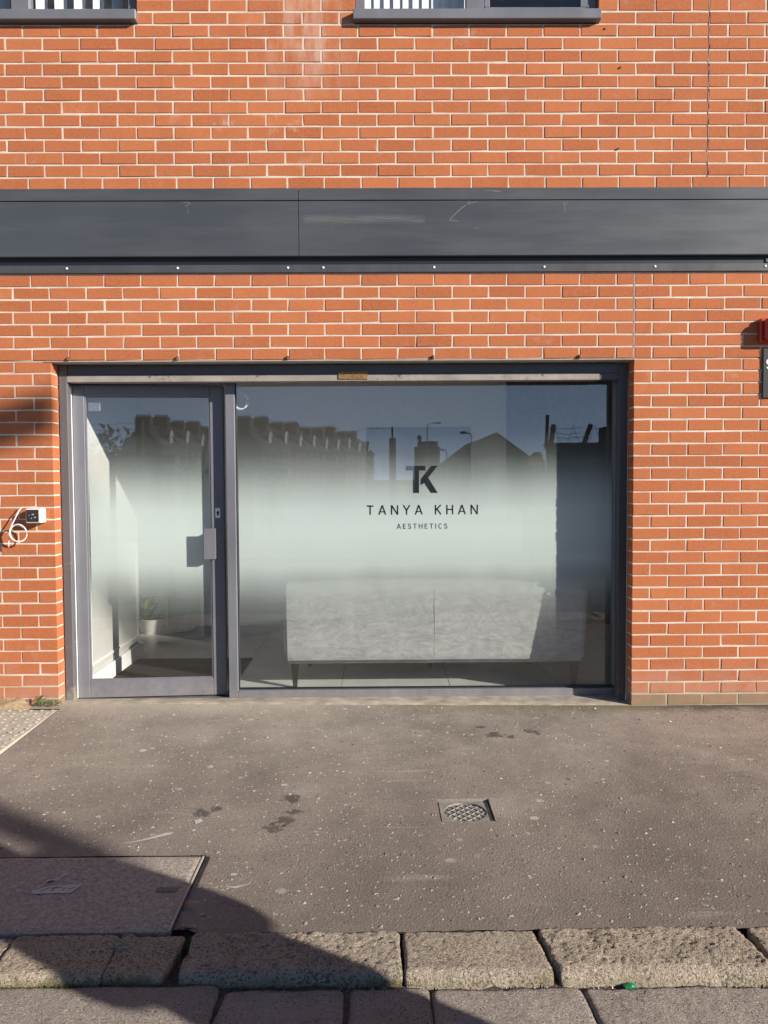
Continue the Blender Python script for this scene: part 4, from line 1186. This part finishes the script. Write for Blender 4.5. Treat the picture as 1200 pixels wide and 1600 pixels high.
# ------------------------------------------------------------------ across the street (seen mirrored in the glass, or added unseen to cast shadows)
def lamp_post(x, y, h, label, arm=(-.8, 0), head=.55, rot=0, hd=.16):
    e = tag(empty('street_lamp', (x, y, .06)), label, 'street lamp', 'street lamps across the road')
    MB().tube([(0, 0, 0), (0, 0, 1.2), (0, 0, 1.22), (0, 0, h)], [.06, .06, .04, .03], 12).build('column', MAT['grey_metal'], e)
    ax, ay = arm
    MB().tube([(0, 0, h - .05), (ax * .4, ay * .4, h + .06), (ax, ay, h + .08)], .03, 8).build('arm', MAT['grey_metal'], e)
    m_ = Matrix.Translation((ax, ay, h + .08)) @ Matrix.Rotation(math.atan2(ay, ax), 4, 'Z')
    MB().bbox(-.05, head * .8, -.09, .09, -.03, hd - .09, .02, m_).build('lantern', MAT['grey_metal'], e)
    return e
g_ = Vector((-math.sin(R(SUN_AZ)), math.cos(R(SUN_AZ)), 0))
TE = math.tan(R(SUN_EL))
nd = Vector((-g_.y, g_.x, 0)); nd = nd if nd.y > 0 else -nd
# unseen lamp shape added so that its lantern's shadow lies across the left pier
Lw = 17.0
c_ = Vector((-4.02, 0, 0)) - g_ * Lw
base = c_ - nd * 2.4
hL = 1.68 + Lw * TE
e = tag(empty('street_lamp', (base.x, base.y, .06)), 'unseen shadow caster shaped as a tall street lamp, added far right across the road', 'street lamp', 'street lamps across the road')
MB().tube([(0, 0, 0), (0, 0, 1.4), (0, 0, 1.42), (0, 0, hL - .3)], [.1, .1, .065, .05], 12).build('column', MAT['grey_metal'], e)
MB().tube([(0, 0, hL - .35), tuple(nd * .5 + Vector((0, 0, hL - .1))), tuple(nd * 2.2 + Vector((0, 0, hL)))], .03, 8).build('arm', MAT['grey_metal'], e)
m_ = Matrix.Translation(nd * 2.1 + Vector((0, 0, hL))) @ Matrix.Rotation(math.atan2(nd.y, nd.x), 4, 'Z')
MB().bbox(0, .56, -.14, .14, -.11, .11, .04, m_).build('lantern', MAT['grey_metal'], e)
# unseen box lantern added to cast a soft shadow on the pavement's left edge
Lg = 13.5
c_ = g_ * (1.62 - Lg) - nd * 3.03
base = c_ - nd * 1.3
e = tag(empty('street_lamp', (base.x, base.y, .06)), 'unseen shadow caster shaped as a shorter box lantern lamp, added across the road', 'street lamp', 'street lamps across the road')
hL = Lg * TE - .06
MB().tube([(0, 0, 0), (0, 0, 1.2), (0, 0, 1.22), (0, 0, hL + .4)], [.085, .085, .055, .045], 12).build('column', MAT['grey_metal'], e)
MB().tube([(0, 0, hL + .3), tuple(nd * .6 + Vector((0, 0, hL + .36))), tuple(nd * 1.3 + Vector((0, 0, hL + .3)))], .025, 8).build('arm', MAT['grey_metal'], e)
o = MB().lathe([(.04, .26), (.11, .2), (.10, .1), (.08, -.16), (.04, -.2)], tuple(nd * 1.3 + Vector((0, 0, hL))), 8).build('lantern', MAT['grey_metal'], e)
lamp_post(1.95, -50, 5.3, 'thin far street lamp reflected beside the roof tower', (.6, 0), .5)
lamp_post(2.7, -30, 3.4, 'street lamp reflected left of the gabled shed', (-.3, 0), .3)
lamp_post(2.45, -40, 3.0, 'low post lamp reflected between tower and gabled shed', (-.2, 0), .35)

# yard wall with cranked posts and razor wire
yw = tag(empty('yard_wall', (2.3, -9.6, 0)), 'dark yard wall with cranked posts and coiled razor wire across the road', 'wall')
MB().box(-.62, 9, -.12, .12, -.1, 2.06).build('wall_body', MAT['yard_wall'], yw)
MB().bbox(-.66, 9.04, -.15, .15, 2.0602, 2.12, .01).build('coping', MAT['yard_wall'], yw)
MB().bbox(.42, .8, -.2, .2, -.1, 2.42, .02).build('gate_pier', MAT['yard_wall'], yw)
for i, (x, dx, hh_) in enumerate(((-.64, .02, .62), (-.56, .06, .42), (.05, .17, .42), (1.7, .17, .42), (3.4, .17, .42))):
    MB().tube([(x, 0, 2.0), (x + dx, 0, 2.1 + hh_ * .9)], .05 if i else .035, 6).build('post', MAT['yard_wall'], yw)
q = MB()
for zz in (.12, .2, .3): q.tube([(-.6 + .1 * i, .02 * math.sin(i), 2.1 + zz + .012 * math.sin(i * 1.3)) for i in range(46)], .004, 4)
q.tube([(-.55 + .0125 * i, .17 * math.cos(i * .21 + .6 * math.sin(i * .05)), 2.28 + (.15 + .04 * math.sin(i * .033)) * math.sin(i * .21 + .6 * math.sin(i * .05))) for i in range(420)], .0045, 4)
q.build('razor_wire', MAT['wire_steel'], yw)
# fence on the left with a tall post, wires and scrub
lf = tag(empty('yard_fence', (-7.2, -15.2, 0)), 'board fence with tall post and barbed wire reflected in the door glass', 'fence')
MB().box(-6, 2.3, -.05, .05, -.12, 2.1).build('boards', MAT['yard_wall'], lf)
for x in (-5.5, -2.2, 1.45): MB().bbox(x - .06, x + .06, -.12, .12, -.12, 3.0, .01).build('post', MAT['yard_wall'], lf)
q = MB()
for zz in (2.25, 2.5, 2.75, 2.9): q.tube([(-6 + .2 * i, .01, zz + .02 * math.sin(i * 1.1)) for i in range(42)], .006, 4)
q.tube([(-5.8 + .012 * i, .16 * math.cos(i * .33), 2.45 + .2 * math.sin(i * .33)) for i in range(640)], .005, 4)
q.build('barbed_wire', MAT['wire_steel'], lf)
def bush(x, y, h, r_, label, n=1500, mat='bush_leaf'):
    e = tag(empty('bush', (x, y, -.1)), label, 'bush')
    q = MB()
    for i in range(n):
        d = Vector((random.gauss(0, 1), random.gauss(0, 1), random.gauss(0, 1))).normalized()
        k = random.random() ** .4 * (1 + .3 * mnoise.noise(d * 2.2))
        c = Vector((d.x * r_ * k, d.y * r_ * k, h * .55 + d.z * h * .45 * k))
        leafquad(q, c, (d + Vector((random.gauss(0, .7), random.gauss(0, .7), random.gauss(0, .7)))), .09, .15, .02)
    q.build('crown', MAT[mat], e)
    MB().tube([(0, 0, 0), (.05, .02, h * .3), (0, 0, h * .6)], [.08, .06, .03], 8).build('trunk', MAT['bark'], e)
    return e
bush(-6.6, -15.9, 2.9, .95, 'pale green bush beside the tall fence post, reflected in the door')
bush(-4.6, -16.4, 2.35, .6, 'small dark shrub behind the board fence, right of its post', 700, 'leaf')

# terrace of houses
def make_house():
    e = empty('terraced_house', (0, 0, 0))
    w, d, ev, rg = 4.5, 5.6, 6.05, 8.75       # along x, depth towards -y, eaves, ridge
    MB().add([(0, 0, -.12), (w, 0, -.12), (w, -d, -.12), (0, -d, -.12), (0, 0, ev), (w, 0, ev), (w, -d, ev), (0, -d, ev), (0, -d / 2, rg - .1), (w, -d / 2, rg - .1)],
             [(0, 1, 5, 4), (1, 2, 6, 9, 5), (2, 3, 7, 6), (3, 0, 4, 8, 7)]).build('wall', MAT['house_brick'], e)
    rf = MB().add([(-.02, .3, ev - .15), (w + .02, .3, ev - .15), (w + .02, -d / 2, rg), (-.02, -d / 2, rg), (-.02, -d - .3, ev - .15), (w + .02, -d - .3, ev - .15), (-.02, .3, ev - .3), (w + .02, .3, ev - .3)],
                  [(0, 1, 2, 3), (3, 2, 5, 4), (0, 6, 7, 1)]).build('roof', MAT['house_roof'], e)
    ch = MB().bbox(.1, 1.0, -d / 2 - 1.05, -d / 2 + 1.05, rg - 1.4, rg + .8, .03).bbox(.02, 1.08, -d / 2 - 1.13, -d / 2 + 1.13, rg + .8, rg + .95, .03).build('chimney', MAT['house_brick'], rf)
    for k in range(6):
        y = -d / 2 - .88 + k * .35
        MB().lathe([(.12, 0), (.1, .3), (.12, .34), (.11, .36)], (.55, y, rg + .95), 8).build('chimney_pot', MAT['house_brick'], rf)
    dm = MB().box(2.55, 3.55, -1.9, -.35, ev + .25, ev + 1.35).build('dormer', MAT['house_roof'], rf)
    MB().prism([(2.4, ev + 1.35), (3.7, ev + 1.35), (3.05, ev + 2.15)], -2.2, -.2).build('dormer_gable', MAT['white_trim'], rf)
    MB().box(2.7, 3.4, -.34, -.30, ev + .35, ev + 1.28).build('dormer_window', MAT['white_trim'], rf)
    for (x, z) in ((.8, .6), (.8, 3.6), (2.7, 3.6), (2.7, .6)):
        wv = MB().bbox(x, x + 1.1, .0, .12, z, z + 1.8, .02).build('window', MAT['stone_trim'], e)
        MB().box(x + .14, x + .5, .121, .13, z + .15, z + 1.65).box(x + .6, x + .96, .121, .13, z + .15, z + 1.65).build('pane', MAT['far_glass'], wv)
    return e
A = Vector((-17.0, -96.5, 0)); dirv = Vector((.36, -.933, 0)).normalized()
rz = math.atan2(dirv.y, dirv.x)
hs = make_house()
ords = ['nearest', 'second', 'third', 'fourth', 'fifth', 'sixth', 'seventh', 'eighth', 'ninth']
for i in range(9):
    o = hs if i == 0 else copy_tree(hs)
    o.location = A + dirv * (4.52 * i); o.rotation_euler = (0, 0, rz); o.scale = (1, 1, (1, 1.03, .99, 1.02, .97, 1.0, 1.04, .98, 1.01)[i])
    tag(o, f'brown brick terraced house with tall chimney, {ords[i]} in the reflected row', 'house', 'terraced houses in the reflected row')

# gabled shed, tower, pole
gs = tag(empty('gabled_shed', (2.6, -35, 0)), 'grey gabled shed reflected right of the lettering', 'shed')
MB().add([(0, 0, -.12), (4.4, 0, -.12), (4.4, 0, 2.0), (2.0, 0, 3.75), (0, 0, 2.35), (0, -14, -.12), (4.4, -14, -.12), (4.4, -14, 2.0), (2.0, -14, 3.75), (0, -14, 2.35)],
         [(0, 1, 2, 3, 4), (9, 8, 7, 6, 5), (0, 4, 9, 5), (1, 6, 7, 2)]).build('wall', MAT['yard_wall'], gs)
MB().add([(-.1, .2, 2.32), (2.0, .2, 3.86), (4.6, .2, 1.95), (-.1, -14.2, 2.32), (2.0, -14.2, 3.86), (4.6, -14.2, 1.95)], [(0, 1, 4, 3), (1, 2, 5, 4)]).build('roof', MAT['house_roof'], gs)
MB().box(4.4, 9, -8, -7.5, -.12, 2.6).build('side_wall', MAT['yard_wall'], gs)
tw = tag(empty('roof_tower', (2.55, -60, 0)), 'square brick tower block with ball finial reflected above the lettering', 'tower')
MB().box(-1.02, 1.02, -1, 1, -.12, 4.15).build('wall', MAT['house_brick'], tw)
MB().bbox(-.75, .85, -.9, .9, 4.15, 4.6, .03).build('plant_room', MAT['house_roof'], tw)
smooth_angle(MB().lathe([(.05, 0), (.05, .5), (.09, .52), (.2, .68), (.22, .8), (.16, .95), (.02, 1.02)], (-.62, 0, 4.15), 14).build('finial', MAT['grey_metal'], tw))
po = tag(empty('gate_post', (-1.02, -25, 0)), 'tall dark post with wire at the end of the reflected terrace', 'post')
MB().bbox(-.13, .13, -.13, .13, -.12, 3.05, .02).build('pier', MAT['yard_wall'], po)
MB().tube([(0, 0, 3.05), (0, 0, 3.5)], .045, 8).build('spike', MAT['grey_metal'], po)
MB().tube([(0, 0, 3.45), (-1.2, 0, 3.42), (-1.5, 0, 3.3)], .008, 6).build('wire', MAT['wire_steel'], po)

# ------------------------------------------------------------------ person standing in the road to the right of the camera
def person(loc_, rz):
    e = tag(empty('person', loc_, rz), 'person in dark coat standing in the road, reflected at the right of the window', 'person')
    # y+ is the way the person faces
    J = dict(pel=(0, 0, .88), waist=(0, .0, 1.0), chest=(0, .0, 1.2), neck0=(0, -.01, 1.36), neck=(0, 0, 1.42),
             shL=(-.17, -.01, 1.33), elL=(-.205, -.03, 1.07), wrL=(-.15, .16, .98), shR=(.17, -.01, 1.33), elR=(.205, -.03, 1.07), wrR=(.15, .16, .98),
             hpL=(-.09, 0, .84), knL=(-.105, .02, .46), anL=(-.11, -.02, .09), hpR=(.09, 0, .84), knR=(.11, .03, .46), anR=(.12, -.01, .09))
    rad = dict(pel=(.165, .12), waist=(.185, .13), chest=(.20, .14), neck0=(.1, .08), neck=(.05, .052), shL=(.085, .08), elL=(.055, .055), wrL=(.04, .036), shR=(.085, .08), elR=(.055, .055), wrR=(.04, .036),
               hpL=(.09, .1), knL=(.062, .065), anL=(.045, .048), hpR=(.09, .1), knR=(.062, .065), anR=(.045, .048))
    ed = [('pel', 'waist'), ('waist', 'chest'), ('chest', 'neck0'), ('neck0', 'neck'), ('chest', 'shL'), ('shL', 'elL'), ('elL', 'wrL'), ('chest', 'shR'), ('shR', 'elR'), ('elR', 'wrR'), ('pel', 'hpL'), ('hpL', 'knL'), ('knL', 'anL'), ('pel', 'hpR'), ('hpR', 'knR'), ('knR', 'anR')]
    def skin(name, J, rad, ed, root, sub=2):
        ks = list(J); me = bpy.data.meshes.new(name); me.from_pydata([J[k] for k in ks], [(ks.index(a), ks.index(b)) for a, b in ed], []); me.update()
        o = link(name, me, e)
        md = o.modifiers.new('skin', 'SKIN')
        if not me.skin_vertices: me.attributes  # layer is made with the modifier
        sv = me.skin_vertices[0].data if me.skin_vertices else None
        if sv is None:
            bm = bmesh.new(); bm.from_mesh(me); bm.verts.layers.skin.verify(); bm.to_mesh(me); bm.free(); sv = me.skin_vertices[0].data
        for i, k in enumerate(ks):
            r_ = rad[k]; sv[i].radius = r_ if isinstance(r_, tuple) else (r_, r_); sv[i].use_root = (k == root)
        md.use_smooth_shade = True
        s = o.modifiers.new('sub', 'SUBSURF'); s.levels = sub; s.render_levels = sub
        dg = bpy.context.evaluated_depsgraph_get(); dg.update()
        m2 = bpy.data.meshes.new_from_object(o.evaluated_get(dg)); o.modifiers.clear(); o.data = m2; m2.shade_smooth()
        return o
    body = skin('body', J, rad, ed, 'pel')
    body.data.materials.clear()
    for m_ in ('coat', 'trousers', 'skin'): body.data.materials.append(MAT[m_])
    for p in body.data.polygons:
        z = p.center.z
        p.material_index = 1 if z < .80 and abs(p.center.x) < .19 else (2 if z > 1.405 else 0)
    # coat skirt and collar
    q = MB(); prof = [(.172, .70), (.178, .80), (.17, .92), (.165, 1.02)]
    ns = 24
    for (r_, z) in prof:
        for k in range(ns): a = 2 * PI * k / ns; q.v.append((r_ * 1.08 * math.cos(a), r_ * .82 * math.sin(a), z))
    for i in range(3):
        for k in range(ns): q.f.append((i * ns + k, i * ns + (k + 1) % ns, (i + 1) * ns + (k + 1) % ns, (i + 1) * ns + k))
    q.build('coat_skirt', MAT['coat'], e, True)
    MB().lathe([(.085, 0), (.075, .05), (.07, .075), (.06, .06), (.06, .0)], (0, -.005, 1.355), 20).build('collar', MAT['coat'], e, True)
    # head with brow, nose, chin, ears
    bm = bmesh.new(); bmesh.ops.create_uvsphere(bm, u_segments=28, v_segments=22, radius=1)
    for v in bm.verts:
        x, y, z = v.co
        w = 1 - .22 * max(0, -z) ** 1.3
        x *= .074 * w; yy = y * .093 * (1 - .1 * max(0, -z)); zz = z * .113
        if y > .1: yy += .012 * math.exp(-((z + .75) / .25) ** 2) * y
        if y > .5: yy += .022 * math.exp(-((z + .22) / .2) ** 2 - (v.co.x / .16) ** 2) - .009 * math.exp(-((z - .05) / .12) ** 2 - ((abs(v.co.x) - .38) / .2) ** 2)
        v.co = (x, yy, zz)
    me = bpy.data.meshes.new('head'); bm.to_mesh(me); bm.free(); me.materials.append(MAT['skin']); me.shade_smooth()
    hd = link('head', me, e, (0, .018, 1.515))
    for s in (-1, 1):
        o = MB().lathe([(.002, -.012), (.016, -.006), (.02, .002), (.014, .006)], (0, 0, 0), 12).build('ear', MAT['skin'], hd, True); o.location = (s * .074, -.005, -.005); o.rotation_euler = (0, s * R(80), 0); o.scale = (1.5, .9, 1)
        o = MB().lathe([(.001, -.006), (.009, -.003), (.0105, .0), (.009, .003), (.001, .006)], (0, 0, 0), 12).build('eye', MAT['bright_white'], hd, True); o.location = (s * .029, .081, .006); o.rotation_euler = (R(90), 0, 0)
        o2 = MB().lathe([(.0048, .0), (.0045, .0016)], (0, 0, 0), 10).build('iris', MAT['hair'], hd); o2.location = (s * .029, .0875, .006); o2.rotation_euler = (R(-90), 0, 0)
    MB().bbox(-.024, .024, .084, .091, -.058, -.050, .003).build('mouth', MAT['rust'], hd)
    bm = bmesh.new(); bmesh.ops.create_uvsphere(bm, u_segments=28, v_segments=20, radius=1)
    bmesh.ops.delete(bm, geom=[v for v in bm.verts if v.co.z < (-.75 if v.co.y < 0.05 else .35 + .3 * v.co.y)], context='VERTS')
    for v in bm.verts: v.co = (v.co.x * (.09 + .035 * max(0, -v.co.z)), v.co.y * (.108 + .03 * max(0, -v.co.z)) - .008, v.co.z * (.126 if v.co.z > 0 else .2) + .006 * mnoise.noise(v.co * 9))
    me = bpy.data.meshes.new('hair'); bm.to_mesh(me); bm.free(); me.materials.append(MAT['hair']); me.shade_smooth()
    hr = link('hair', me, hd)
    # hands: palm plus four fingers and thumb, relaxed
    for s in (-1, 1):
        w = Vector((s * .15, .16, .98)); f = Vector((-s * .18, .95, -.25)).normalized(); across = Vector((s * .2, .1, .97)).normalized(); across = (across - f * across.dot(f)).normalized(); inn = f.cross(across) * s
        J2 = {'w': tuple(w), 'p': tuple(w + f * .05), 'k': tuple(w + f * .085)}; r2 = {'w': (.026, .02), 'p': (.036, .018), 'k': (.034, .014)}; e2 = [('w', 'p'), ('p', 'k')]
        palm = skin('hand', J2, r2, e2, 'w'); palm.data.materials.clear(); palm.data.materials.append(MAT['skin'])
        for k in range(4):
            L = (.062, .074, .070, .054)[k]; b0 = w + f * .082 + across * (.027 - k * .018)
            MB().tube([b0, b0 + f * L * .4 + inn * .006, b0 + f * L * .72 + inn * .02, b0 + f * L * .9 + inn * .036], [.0092, .0088, .008, .006], 8).build('finger', MAT['skin'], palm, True)
        b0 = w + f * .03 + across * .03
        MB().tube([b0, b0 + across * .022 + f * .02, b0 + across * .03 + f * .045 + inn * .012, b0 + across * .03 + f * .06 + inn * .02], [.0115, .0105, .0095, .007], 8).build('thumb', MAT['skin'], palm, True)
    for s, x, y in ((-1, -.11, -.02), (1, .12, -.01)):
        bm = bmesh.new(); bmesh.ops.create_uvsphere(bm, u_segments=20, v_segments=12, radius=1)
        for v in bm.verts:
            zz = max(-.62, v.co.z); k = .8 if v.co.y < 0 else 1
            v.co = (v.co.x * .048 * (1 if v.co.y > -.2 else .85), v.co.y * .14 * k + .05, (zz + .62) * .055 * (1.35 if v.co.y < -.1 else 1))
        me = bpy.data.meshes.new('shoe'); bm.to_mesh(me); bm.free(); me.materials.append(MAT['shoe']); me.shade_smooth()
        link('shoe', me, e, (x, y, .0))
    return e
pe = person((.35, -4.07, -.048), R(56))
pe.scale = (1.16, 1.16, 1.1)
